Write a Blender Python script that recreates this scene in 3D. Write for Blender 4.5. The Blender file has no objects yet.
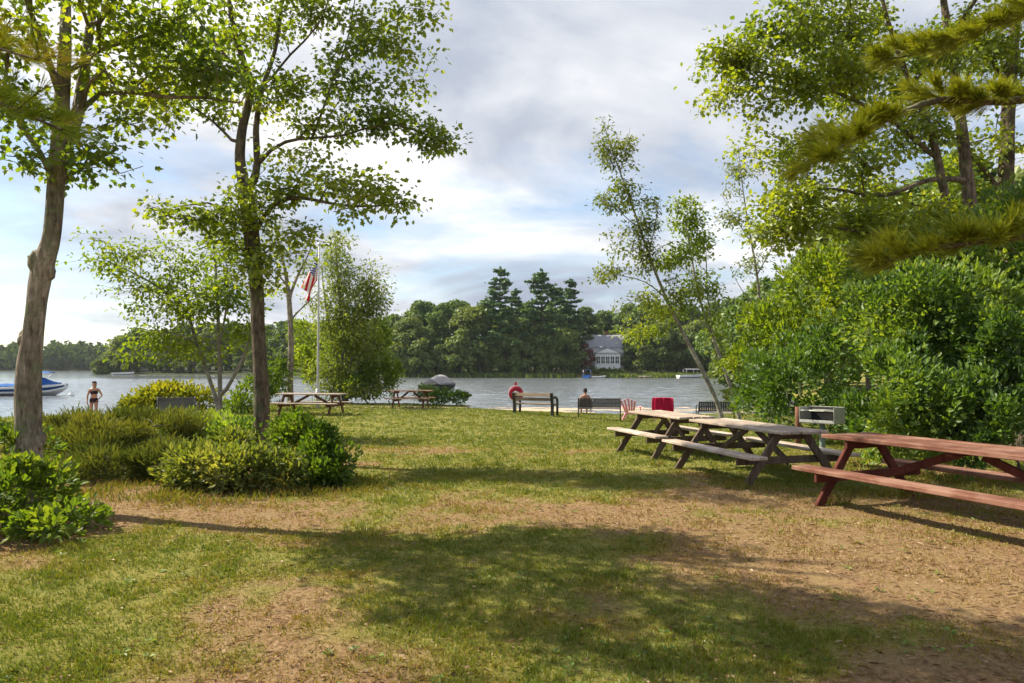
import bpy, bmesh, math, random
import numpy as np
from mathutils import Vector, Matrix

# ------------------------------------------------------------------ camera, world, sun, exposure
SC = bpy.context.scene
COL = SC.collection
R = math.radians
FPX, CX, CY = 700.0, 512.0, 341.5
CAM = np.array([0.0, 0.0, 1.6])
PITCH = math.atan(26.0 / FPX)
cam_d = bpy.data.cameras.new('camera')
cam_d.sensor_width = 36.0
cam_d.lens = FPX / 1024 * 36.0
cam_d.clip_end = 4000
cam_d.dof.use_dof = True
cam_d.dof.focus_distance = 13.0
cam_d.dof.aperture_fstop = 5.0
cam_o = bpy.data.objects.new('camera', cam_d)
COL.objects.link(cam_o)
cam_o.location = CAM
cam_o.rotation_euler = (R(90) + PITCH, 0, 0)
SC.camera = cam_o

SUN_DIR = np.array([-0.94, 0.33, 0.0])
SUN_DIR /= np.linalg.norm(SUN_DIR)
SUN_EL = R(45)
SUN_DIR = np.array([SUN_DIR[0] * math.cos(SUN_EL), SUN_DIR[1] * math.cos(SUN_EL), math.sin(SUN_EL)])
sun_d = bpy.data.lights.new('sun', 'SUN')
sun_d.energy = 5.0
sun_d.angle = R(0.53)
sun_d.color = (1.0, 0.90, 0.70)
sun_o = bpy.data.objects.new('sun', sun_d)
COL.objects.link(sun_o)
sun_o.rotation_euler = Vector(SUN_DIR).to_track_quat('Z', 'Y').to_euler()
sun_o.location = (-40, 30, 50)

SC.view_settings.view_transform = 'Standard'
SC.view_settings.look = 'None'
SC.view_settings.gamma = 1.0
SC.view_settings.use_curve_mapping = False
SC.view_settings.exposure = 1.05
SC.render.engine = 'CYCLES'
SC.cycles.max_bounces = 7
SC.cycles.diffuse_bounces = 3
SC.cycles.glossy_bounces = 2
SC.cycles.transmission_bounces = 4
SC.cycles.transparent_max_bounces = 8
SC.cycles.volume_bounces = 0
SC.cycles.caustics_reflective = False
SC.cycles.caustics_refractive = False
SC.cycles.sample_clamp_indirect = 4.0
SC.cycles.use_denoising = True
SC.cycles.use_adaptive_sampling = True
SC.cycles.adaptive_threshold = 0.02


class NT:
    """small node-tree writer"""
    def __init__(self, tree):
        self.t = tree
        tree.nodes.clear()

    def n(self, typ, ins=None, **props):
        nd = self.t.nodes.new(typ)
        for k, v in props.items():
            setattr(nd, k, v)
        for k, v in (ins or {}).items():
            s = nd.inputs[k]
            if isinstance(v, bpy.types.NodeSocket):
                self.t.links.new(v, s)
            elif isinstance(v, bpy.types.Node):
                self.t.links.new(v.outputs[0], s)
            else:
                if s.type == 'RGBA' and len(v) == 3:
                    v = (*v, 1)
                s.default_value = v
        return nd

    def math(self, op, a, b=0.0, clamp=False):
        return self.n('ShaderNodeMath', {0: a, 1: b}, operation=op, use_clamp=clamp).outputs[0]

    def mix(self, f, a, b, blend='MIX'):
        nd = self.n('ShaderNodeMix', data_type='RGBA', blend_type=blend)
        for i, v in ((0, f), (6, a), (7, b)):
            s = nd.inputs[i]
            if isinstance(v, bpy.types.NodeSocket):
                self.t.links.new(v, s)
            else:
                s.default_value = (*v, 1) if isinstance(v, tuple) and len(v) == 3 else v
        return nd.outputs[2]

    def ramp(self, fac, stops, interp='LINEAR'):
        nd = self.n('ShaderNodeValToRGB', {0: fac})
        cr = nd.color_ramp
        cr.interpolation = interp
        while len(cr.elements) < len(stops):
            cr.elements.new(0.5)
        for e, (p, c) in zip(cr.elements, stops):
            e.position = p
            e.color = (*c, 1) if len(c) == 3 else c
        return nd.outputs[0]

    def noise(self, vec, scale, detail=4.0, rough=0.55, dist=0.0):
        return self.n('ShaderNodeTexNoise', {'Vector': vec, 'Scale': scale, 'Detail': detail,
                                             'Roughness': rough, 'Distortion': dist}).outputs[0]


world = bpy.data.worlds.new('World')
SC.world = world
world.use_nodes = True
w = NT(world.node_tree)
sky = w.n('ShaderNodeTexSky', sky_type='NISHITA', sun_disc=False, sun_elevation=SUN_EL,
          sun_rotation=math.atan2(SUN_DIR[0], SUN_DIR[1]), air_density=1.0, dust_density=0.5, ozone_density=1.0)
skyb = w.n('ShaderNodeBackground', {'Color': sky.outputs[0], 'Strength': 0.085})
tc = w.n('ShaderNodeTexCoord')
sep = w.n('ShaderNodeSeparateXYZ', {0: tc.outputs['Generated']})
zz = w.math('ADD', w.math('MAXIMUM', sep.outputs[2], 0.0), 0.16)
comb = w.n('ShaderNodeCombineXYZ', {0: w.math('DIVIDE', sep.outputs[0], zz), 1: w.math('DIVIDE', sep.outputs[1], zz), 2: 0.37})
n1 = w.noise(comb.outputs[0], 0.85, 9.0, 0.58, 0.45)
off = w.n('ShaderNodeVectorMath', {0: comb.outputs[0], 1: (3.1, 7.7, 1.9)}, operation='ADD')
n2 = w.noise(off.outputs[0], 1.05, 8.0, 0.52, 0.35)
# clearer sky low down on the side of the open lake
side = w.math('MULTIPLY', w.math('SUBTRACT', w.math('MULTIPLY', sep.outputs[0], -1.0), 0.36), 2.6, True)
low = w.math('SUBTRACT', 1.0, w.math('MULTIPLY', sep.outputs[2], 2.6), True)
thin = w.math('MULTIPLY', side, low)
cov = w.math('SUBTRACT', w.math('ADD', n1, 0.125), w.math('MULTIPLY', thin, 0.30))
cmask = w.ramp(cov, [(0.44, (0, 0, 0)), (0.62, (1, 1, 1))])
ccol = w.ramp(n2, [(0.34, (0.36, 0.41, 0.52)), (0.46, (0.47, 0.515, 0.61)), (0.56, (0.72, 0.74, 0.79)), (0.66, (1.10, 1.08, 1.09))])
cloudb = w.n('ShaderNodeBackground', {'Color': ccol, 'Strength': 0.57})
mx = w.n('ShaderNodeMixShader', {0: cmask, 1: skyb.outputs[0], 2: cloudb.outputs[0]})
w.n('ShaderNodeOutputWorld', {'Surface': mx.outputs[0]})

# ------------------------------------------------------------------ helpers
rng = np.random.default_rng(11)


def W(px, py, Y):
    """world point on the line of sight through a pixel of the photograph, Y metres out"""
    vx, vz = (px - CX) / FPX, (CY - py) / FPX
    dy = math.cos(PITCH) - vz * math.sin(PITCH)
    dz = math.sin(PITCH) + vz * math.cos(PITCH)
    return np.array([vx / dy * Y, Y, CAM[2] + dz / dy * Y])


def smooth(t):
    t = np.clip(t, 0, 1)
    return t * t * (3 - 2 * t)


_perm = np.random.default_rng(5).random((256, 256))


def vnoise(x, y, scale=1.0, octaves=1, seed=0):
    x = np.asarray(x, float) * scale + seed * 17.3
    y = np.asarray(y, float) * scale + seed * 9.1
    out, amp, tot = 0, 1.0, 0
    for _ in range(octaves):
        xi, yi = np.floor(x).astype(int), np.floor(y).astype(int)
        fx, fy = smooth(x - xi), smooth(y - yi)
        g = lambda a, b: _perm[a % 256, b % 256]
        v = (g(xi, yi) * (1 - fx) + g(xi + 1, yi) * fx) * (1 - fy) + (g(xi, yi + 1) * (1 - fx) + g(xi + 1, yi + 1) * fx) * fy
        out = out + v * amp
        tot += amp
        amp *= 0.5
        x, y = x * 2.03 + 11.7, y * 2.03 + 5.3
    return out / tot


NS_X = [-60, -25, -18, -13.5, -11, -6, -4, -1, 4, 12, 16, 60]
NS_Y = [27, 29, 30.5, 33, 42, 42, 40, 39.5, 39.5, 39.5, 41, 41]
FS_X = [-900, -170, -150, -125, -80, -30, 0, 60, 900]
FS_Y = [430, 430, 300, 215, 195, 157, 152, 152, 152]
WATER_Z = -0.6


def gz(x, y):
    x, y = np.asarray(x, float), np.asarray(y, float)
    ys = np.interp(x, NS_X, NS_Y)
    lawn = -0.008 * np.maximum(0, y - 9) + 0.05 * (vnoise(x, y, 0.35, 2) - 0.5) * smooth((y - 1) / 3)
    lawn = lawn - 0.075 * np.clip(x + .8, -.6, 5.5) * smooth((y - 16) / 12)          # falls away toward the benches
    beach = np.where(x > -2, 11.5, 7.5)
    t = smooth((y - (ys - beach)) / (beach - 3.0))
    t = np.where(x > -2, .85 * t + .15 * smooth((y - ys + 6) / 6), t)
    near = np.where(y < ys, lawn * (1 - t) + WATER_Z * t, np.maximum(-2.5, WATER_Z - 0.10 * (y - ys)))
    dr = x - (4 + 0.32 * y)
    right = np.where(y > 24, np.minimum(np.clip(WATER_Z + 0.25 * dr, -2.5, 0.3) + 0.02 * np.maximum(dr - 5, 0), 4), -2.5)
    df = y - np.interp(x, FS_X, FS_Y)
    far = np.clip(WATER_Z + 0.12 * df, -2.5, 0.6) + 0.035 * np.maximum(df - 14, 0)
    return np.maximum(np.maximum(near, right), far)


def G(px, Y):
    """ground point straight under a pixel column, Y metres out"""
    x = (px - CX) / FPX * Y
    return np.array([x, Y, float(gz(x, Y))])


def link(o, parent=None):
    COL.objects.link(o)
    if parent is not None:
        o.parent = parent
    return o


def tag(o, label=None, cat=None, group=None, kind=None):
    if label: o['label'] = label
    if cat: o['category'] = cat
    if group: o['group'] = group
    if kind: o['kind'] = kind
    return o


def empty(name, loc=(0, 0, 0), rz=0.0, label=None, cat=None, group=None):
    o = bpy.data.objects.new(name, None)
    o.empty_display_size = 0.2
    o.location = tuple(float(v) for v in loc)
    o.rotation_euler = (0, 0, rz)
    link(o)
    return tag(o, label, cat, group)


def np_mesh(name, verts, faces_flat, sizes, mat, parent=None, attrs=None, smooth_shade=False, loc=None):
    verts = np.asarray(verts, np.float32).reshape(-1, 3)
    if loc is not None:
        verts = verts - np.asarray(loc, np.float32)
    ff = np.asarray(faces_flat, np.int32).ravel()
    sz = np.asarray(sizes, np.int32)
    me = bpy.data.meshes.new(name)
    me.vertices.add(len(verts))
    me.vertices.foreach_set('co', verts.ravel())
    me.loops.add(len(ff))
    me.loops.foreach_set('vertex_index', ff)
    me.polygons.add(len(sz))
    st = np.zeros(len(sz), np.int32)
    st[1:] = np.cumsum(sz)[:-1]
    me.polygons.foreach_set('loop_start', st)
    me.polygons.foreach_set('loop_total', sz)
    me.polygons.foreach_set('use_smooth', np.full(len(sz), smooth_shade, bool))
    me.update(calc_edges=True)
    for k, (dom, arr) in (attrs or {}).items():
        a = me.attributes.new(k, 'FLOAT', dom)
        a.data.foreach_set('value', np.asarray(arr, np.float32))
    if mat is not None:
        me.materials.append(mat)
    o = bpy.data.objects.new(name, me)
    if loc is not None and parent is None:
        o.location = tuple(float(v) for v in loc)
    return link(o, parent)


def unit(v):
    v = np.asarray(v, float)
    return v / np.maximum(np.linalg.norm(v, axis=-1, keepdims=True), 1e-9)


TPL = {
    'oval': ([(0, 0, 0), (.35, .27, .07), (.75, .19, .05), (1, 0, -.08), (.75, -.19, .05), (.35, -.27, .07)],
             [(0, 3, 2, 1), (0, 5, 4, 3)]),
    'maple': ([(0, 0, 0), (.10, .36, .06), (.27, .31, .05), (.55, .46, .06), (.62, .22, .03), (1, 0, -.12),
               (.62, -.22, .03), (.55, -.46, .06), (.27, -.31, .05), (.10, -.36, .06)],
              [(0, 5, 4, 3, 2, 1), (0, 9, 8, 7, 6, 5)]),
    'diamond': ([(0, 0, 0), (.45, .33, .10), (1, 0, -.05), (.45, -.33, .10)], [(0, 3, 2, 1)]),
    'clump': ([(-.5, -.1, 0), (-.12, -.42, .14), (.30, -.36, .0), (.55, .08, .12), (.15, .45, 0), (-.35, .34, .12)],
              [(0, 1, 2, 3, 4, 5)]),
    'needle': ([(0, .010, 0), (0, -.010, 0), (.55, -.008, .03), (1, 0, -.02), (.55, .008, .03)], [(0, 1, 2, 3, 4)]),
    'frond': ([(0, .05, 0), (0, -.05, 0), (.55, -.09, .06), (1, 0, -.03), (.55, .09, .06)], [(0, 1, 2, 3, 4)]),
}


def leaf_mesh(name, P, D, N, S, tpl, mat, parent=None, rnd=None, loc=None, width=1.0):
    v, f = TPL[tpl]
    v = np.array(v, float)
    n = len(P)
    D = unit(D)
    N = unit(N - D * np.sum(N * D, 1, keepdims=True))
    B = np.cross(N, D)
    S = np.asarray(S)[:, None, None]
    V = P[:, None, :] + S * (v[None, :, 0:1] * D[:, None, :] + width * v[None, :, 1:2] * B[:, None, :] + v[None, :, 2:3] * N[:, None, :])
    k = len(v)
    base = (np.arange(n) * k)[:, None]
    fl = np.concatenate([np.array(x) for x in f])
    ff = (base + fl[None, :]).ravel()
    sz = np.tile(np.array([len(x) for x in f]), n)
    if rnd is None:
        rnd = rng.random(n)
    return np_mesh(name, V.reshape(-1, 3), ff, sz, mat, parent, {'rnd': ('FACE', np.repeat(rnd, len(f)))}, loc=loc)


# ------------------------------------------------------------------ materials
def new_mat(name):
    m = bpy.data.materials.new(name)
    m.use_nodes = True
    return m, NT(m.node_tree)


def leaf_mat(name, cols, trans=0.42, tint=(2.3, 2.05, 0.5), gloss=0.025, rough=0.45):
    m, t = new_mat(name)
    a = t.n('ShaderNodeAttribute', attribute_name='rnd')
    c = t.ramp(a.outputs['Fac'], [(i / (len(cols) - 1), col) for i, col in enumerate(cols)])
    tr = t.mix(1.0, c, tint, 'MULTIPLY')
    d = t.n('ShaderNodeBsdfDiffuse', {'Color': c})
    tl = t.n('ShaderNodeBsdfTranslucent', {'Color': tr})
    m1 = t.n('ShaderNodeMixShader', {0: trans, 1: d.outputs[0], 2: tl.outputs[0]})
    g = t.n('ShaderNodeBsdfGlossy', {'Color': (1, 1, 1), 'Roughness': rough})
    m2 = t.n('ShaderNodeMixShader', {0: gloss, 1: m1.outputs[0], 2: g.outputs[0]})
    t.n('ShaderNodeOutputMaterial', {'Surface': m2.outputs[0]})
    return m


def simple_mat(name, col, rough=0.6, metal=0.0, var=0.15, scale=6.0, bump=0.0, spec=0.4):
    m, t = new_mat(name)
    tcn = t.n('ShaderNodeTexCoord')
    nz = t.noise(tcn.outputs['Object'], scale, 5.0, 0.6)
    lo = tuple(c * (1 - var) for c in col)
    hi = tuple(min(1, c * (1 + var)) for c in col)
    c = t.ramp(nz, [(0.3, lo), (0.7, hi)])
    ins = {'Base Color': c, 'Roughness': rough, 'Metallic': metal, 'Specular IOR Level': spec}
    if bump:
        ins['Normal'] = t.n('ShaderNodeBump', {'Strength': bump, 'Distance': 0.02, 'Height': nz}).outputs[0]
    p = t.n('ShaderNodeBsdfPrincipled', ins)
    t.n('ShaderNodeOutputMaterial', {'Surface': p.outputs[0]})
    return m


def bark_mat(name, c0, c1, lichen=None, scale=1.0, stripes=False):
    m, t = new_mat(name)
    tcn = t.n('ShaderNodeTexCoord')
    mp = t.n('ShaderNodeMapping', {'Vector': tcn.outputs['Object'], 'Scale': (1, 1, 0.22) if not stripes else (0.35, 0.35, 1.6)})
    n = t.noise(mp.outputs[0], 22 * scale, 6, 0.65, 0.4)
    n_big = t.noise(tcn.outputs['Object'], 2.6, 5, 0.6)
    vor = t.n('ShaderNodeTexVoronoi', {'Vector': mp.outputs[0], 'Scale': 30 * scale}, feature='DISTANCE_TO_EDGE')
    c = t.ramp(n, [(0.32, c0), (0.62, c1)])
    c = t.mix(t.ramp(n_big, [(0.42, (0, 0, 0)), (0.66, (0.75, 0.75, 0.75))]), c, tuple(0.55 * v for v in c0))
    if lichen:
        nl = t.noise(tcn.outputs['Object'], 5.5, 6, 0.7)
        c = t.mix(t.ramp(nl, [(0.52, (0, 0, 0)), (0.62, (0.8, 0.8, 0.8))]), c, lichen)
    h = t.math('ADD', n, t.math('MULTIPLY', t.math('MINIMUM', vor.outputs[0], 0.2), 1.6))
    b = t.n('ShaderNodeBump', {'Strength': 0.9, 'Distance': 0.02, 'Height': h})
    p = t.n('ShaderNodeBsdfPrincipled', {'Base Color': c, 'Roughness': 0.9, 'Specular IOR Level': 0.15, 'Normal': b.outputs[0]})
    t.n('ShaderNodeOutputMaterial', {'Surface': p.outputs[0]})
    return m


def wood_mat(name, c0, c1, worn=None, axis=0, rough=0.85, worn_at=0.62):
    m, t = new_mat(name)
    tcn = t.n('ShaderNodeTexCoord')
    sc = [26, 26, 26]
    sc[axis] = 1.3
    mp = t.n('ShaderNodeMapping', {'Vector': tcn.outputs['Object'], 'Scale': tuple(sc)})
    g = t.noise(mp.outputs[0], 1.0, 6, 0.65, 0.6)
    big = t.noise(tcn.outputs['Object'], 2.2, 5, 0.62)
    c = t.ramp(g, [(0.30, c0), (0.68, c1)])
    if worn:
        mk = t.ramp(t.math('ADD', t.math('MULTIPLY', big, 0.75), t.math('MULTIPLY', g, 0.35)), [(worn_at - 0.08, (0, 0, 0)), (worn_at + 0.06, (1, 1, 1))])
        c = t.mix(mk, c, worn)
    c = t.mix(t.ramp(big, [(0.30, (0.5, 0.5, 0.5)), (0.46, (0, 0, 0))]), c, tuple(v * 0.5 for v in c0))
    isl = t.n('ShaderNodeNewGeometry').outputs['Random Per Island']
    c = t.mix(1.0, c, t.ramp(isl, [(0, (.72, .72, .72)), (1, (1.18, 1.16, 1.14))]), 'MULTIPLY')
    b = t.n('ShaderNodeBump', {'Strength': 0.35, 'Distance': 0.004, 'Height': g})
    p = t.n('ShaderNodeBsdfPrincipled', {'Base Color': c, 'Roughness': rough, 'Specular IOR Level': 0.15, 'Normal': b.outputs[0]})
    t.n('ShaderNodeOutputMaterial', {'Surface': p.outputs[0]})
    return m


M = {}
M['maple'] = leaf_mat('maple_leaf', [(0.048, 0.09, 0.013), (0.106, 0.165, 0.018), (0.175, 0.231, 0.023), (0.288, 0.325, 0.052)], 0.50, gloss=.04)
M['maple_dark'] = leaf_mat('maple_leaf_deep', [(0.039, 0.083, 0.013), (0.085, 0.146, 0.018), (0.15, 0.215, 0.023), (0.26, 0.293, 0.044)], 0.48, gloss=.04)
M['small_leaf'] = leaf_mat('young_tree_leaf', [(0.065, 0.119, 0.014), (0.126, 0.192, 0.022), (0.185, 0.23, 0.026)], 0.5)
M['olive_leaf'] = leaf_mat('willow_leaf', [(0.096, 0.14, 0.036), (0.165, 0.22, 0.05), (0.231, 0.292, 0.064)], 0.40)
M['birch_leaf'] = leaf_mat('birch_leaf', [(0.061, 0.097, 0.02), (0.104, 0.146, 0.026), (0.165, 0.183, 0.032)], 0.42)
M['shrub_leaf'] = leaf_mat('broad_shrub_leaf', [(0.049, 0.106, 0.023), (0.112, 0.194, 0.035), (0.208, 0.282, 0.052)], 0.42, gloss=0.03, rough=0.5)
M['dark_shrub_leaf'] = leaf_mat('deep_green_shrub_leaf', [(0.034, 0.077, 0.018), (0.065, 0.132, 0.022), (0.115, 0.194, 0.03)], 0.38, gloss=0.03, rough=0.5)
M['yellow_shrub_leaf'] = leaf_mat('golden_shrub_leaf', [(0.089, 0.119, 0.013), (0.155, 0.178, 0.018), (0.215, 0.218, 0.029)], 0.42)
M['variegated_leaf'] = leaf_mat('variegated_shrub_leaf', [(0.063, 0.104, 0.024), (0.133, 0.173, 0.041), (0.271, 0.287, 0.112)], 0.36)
M['green_shrub_leaf'] = leaf_mat('fresh_green_shrub_leaf', [(.034, .072, .014), (.066, .118, .018), (.118, .172, .026)], 0.42, gloss=0.02)
M['juniper'] = leaf_mat('juniper_spray', [(0.06, 0.091, 0.025), (0.114, 0.143, 0.037), (0.174, 0.189, 0.048)], 0.25)
M['fresh_leaf'] = leaf_mat('spring_green_shrub_leaf', [(.038, .080, .012), (.085, .150, .018), (.150, .205, .030)], 0.42)
M['pine_needle'] = leaf_mat('pine_needle', [(.110, .150, .018), (.230, .270, .028), (.350, .385, .040), (.400, .400, .060)], 0.5, tint=(1.5, 1.4, .6))
M['pine_needle_dim'] = leaf_mat('pine_needle_older', [(0.13, 0.211, 0.03), (0.221, 0.295, 0.037), (0.389, 0.337, 0.052)], 0.45)
M['far_leaf'] = leaf_mat('far_shore_leaf', [(0.043, 0.091, 0.028), (0.089, 0.152, 0.038), (0.158, 0.217, 0.053)], 0.25, gloss=0.02)
M['far_leaf_light'] = leaf_mat('far_shore_leaf_light', [(0.06, 0.099, 0.024), (0.108, 0.156, 0.033), (0.173, 0.21, 0.048)], 0.28, gloss=0.02)
M['far_pine'] = leaf_mat('far_shore_pine', [(0.038, 0.094, 0.038), (0.074, 0.141, 0.051), (0.128, 0.202, 0.061)], 0.15, gloss=0.02)
M['red_leaf'] = leaf_mat('red_leaf', [(.070, .028, .024), (.120, .048, .040), (.190, .085, .065)], 0.3)
M['far_hill_leaf'] = leaf_mat('wood_canopy_leaf', [(0.039, 0.072, 0.029), (0.065, 0.104, 0.036), (0.098, 0.137, 0.047)], 0.2, gloss=0.0)
M['bark'] = bark_mat('grey_brown_bark', (.085, .068, .052), (.420, .355, .285), lichen=(.160, .185, .100))
M['bark_dark'] = bark_mat('dark_bark', (.045, .035, .026), (.230, .180, .132), lichen=(.085, .110, .045))
M['bark_grey'] = bark_mat('pale_grey_bark', (.160, .145, .130), (.380, .350, .310))
M['bark_birch'] = bark_mat('birch_bark', (.190, .175, .155), (.430, .405, .365), stripes=True)
M['bark_far'] = simple_mat('far_trunk_bark', (.10, .082, .065), 0.9, var=.3, scale=2)
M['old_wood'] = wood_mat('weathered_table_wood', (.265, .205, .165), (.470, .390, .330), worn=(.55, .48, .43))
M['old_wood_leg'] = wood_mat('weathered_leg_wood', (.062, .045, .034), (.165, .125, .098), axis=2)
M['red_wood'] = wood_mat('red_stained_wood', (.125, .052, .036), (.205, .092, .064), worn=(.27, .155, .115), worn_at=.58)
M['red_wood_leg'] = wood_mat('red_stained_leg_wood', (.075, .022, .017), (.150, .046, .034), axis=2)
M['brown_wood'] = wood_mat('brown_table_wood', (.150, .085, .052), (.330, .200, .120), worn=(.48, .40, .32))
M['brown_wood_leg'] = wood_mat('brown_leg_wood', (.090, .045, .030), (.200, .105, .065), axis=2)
M['bench_wood'] = wood_mat('bench_slat_wood', (.190, .135, .095), (.400, .310, .235))
M['black_metal'] = simple_mat('black_painted_iron', (.018, .018, .020), 0.45, var=.3, spec=.5)
M['bronze_metal'] = simple_mat('brown_coated_steel', (.050, .036, .028), 0.5, var=.25)
M['grey_steel'] = simple_mat('weathered_grey_steel', (.42, .43, .40), 0.55, 0.3, var=.2, scale=14)
M['green_steel'] = simple_mat('grey_green_post_paint', (.20, .27, .24), 0.5, var=.2)
M['soot_steel'] = simple_mat('sooty_steel', (.022, .021, .020), 0.7, var=.35, scale=12)
M['white_paint'] = simple_mat('white_paint', (.78, .78, .77), 0.4, var=.05)
M['pole_grey'] = simple_mat('grey_white_pole_paint', (.46, .47, .47), 0.45, var=.06)
M['pink'] = simple_mat('pink_plastic', (.84, .38, .52), 0.5, var=.08)
M['magenta'] = simple_mat('magenta_terry', (.62, .015, .10), 0.95, var=.15, scale=30, bump=.2)
M['red_ring'] = simple_mat('red_ring_vinyl', (.36, .004, .040), 0.45, var=.12)
M['rope'] = simple_mat('white_rope', (.72, .68, .62), 0.8, var=.1)
M['blue_canvas'] = simple_mat('blue_canvas', (.035, .21, .62), 0.75, var=.12, scale=3)
M['hull_white'] = simple_mat('white_gelcoat', (.78, .79, .80), 0.18, var=.03)
M['hull_blue'] = simple_mat('blue_gelcoat', (.05, .20, .55), 0.2, var=.05)
M['grey_tarp'] = simple_mat('grey_tarpaulin', (.33, .33, .37), 0.7, var=.15, scale=2)
M['dull_grey'] = simple_mat('dull_grey_coating', (.115, .11, .12), 0.6, var=.2)
M['alu'] = simple_mat('brushed_aluminium', (.62, .63, .64), 0.35, 0.8, var=.06)
M['skin'] = simple_mat('tanned_skin', (.36, .175, .105), 0.5, var=.08)
M['hair'] = simple_mat('dark_hair', (.035, .022, .016), 0.6, var=.3, scale=40)
M['swim_dark'] = simple_mat('dark_swimwear', (.035, .018, .028), 0.7, var=.2)
M['kayak_red'] = simple_mat('red_kayak_plastic', (.55, .045, .03), 0.35, var=.1)
M['siding'] = simple_mat('white_clapboard', (.66, .67, .68), 0.6, var=.04)
M['roof_grey'] = simple_mat('grey_shingle', (.25, .25, .275), 0.85, var=.15, scale=3)
M['glass_dark'] = simple_mat('dark_window_glass', (.020, .026, .032), 0.08, var=.2, spec=.6)
M['post_wood'] = wood_mat('brown_post_wood', (.100, .045, .028), (.210, .110, .075), axis=2)
M['deck_wood'] = wood_mat('dock_wood', (.20, .17, .14), (.40, .36, .31))

# ------------------------------------------------------------------ ground, water
def graded(fine_lo, fine_hi, step, lo, hi, grow=1.16):
    a = list(np.arange(fine_lo, fine_hi + 1e-6, step))
    s, v = step, a[-1]
    while v < hi:
        s *= grow
        v += s
        a.append(v)
    s, v, b = step, fine_lo, []
    while v > lo:
        s *= grow
        v -= s
        b.append(v)
    return np.array(b[::-1] + a)


def dryness(x, y):
    """0 = green turf, 1 = bare dry soil with needle litter"""
    big = vnoise(x, y, 0.33, 3, 3)
    med = vnoise(x, y, 0.95, 3, 8)
    fine = vnoise(x, y, 4.2, 2, 21)
    d = 0.37 * big + 0.38 * med + 0.25 * fine
    bias = 0.21 * smooth((x + 1.0) / 4.5) * smooth((11 - y) / 6) + 0.04 * smooth((14 - y) / 6) - 0.38 * smooth((y - 13.5) / 8)
    bias = bias - 0.05 * smooth((-x - 1.0) / 3) * smooth((6 - y) / 3)
    spots = ((-.4, 4.7, .75, -.20), (.8, 4.0, .75, -.20), (2.3, 4.5, .6, -.12), (-3.2, 4.4, 1.0, -.14), (-1.0, 10.6, 1.6, -.10), (.6, 6.6, .7, -.10), (1.6, 5.4, .5, -.08),
             (-2.4, 8.0, 1.0, .10), (-2.6, 9.4, 1.3, -.08), (.2, 8.7, 1.3, -.08), (-4.3, 10.6, 1.6, .45), (-5.6, 7.4, 1.2, .45), (-6.4, 11.2, 1.8, .45), (3.1, 6.2, 1.6, .08), (3.4, 4.4, 1.1, .12), (-.9, 3.8, .6, .12), (.9, 7.6, .9, .14), (-3.6, 6.6, .8, .08), (-1.6, 5.2, .7, .12), (2.0, 8.6, 1.0, .10))
    for (sx, sy, sr, amt) in spots:
        bias = bias + amt * np.exp(-(((x - sx) / sr) ** 2 + ((y - sy) / sr) ** 2))
    return np.clip((d + bias - 0.415) / 0.34, 0, 1)


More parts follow.
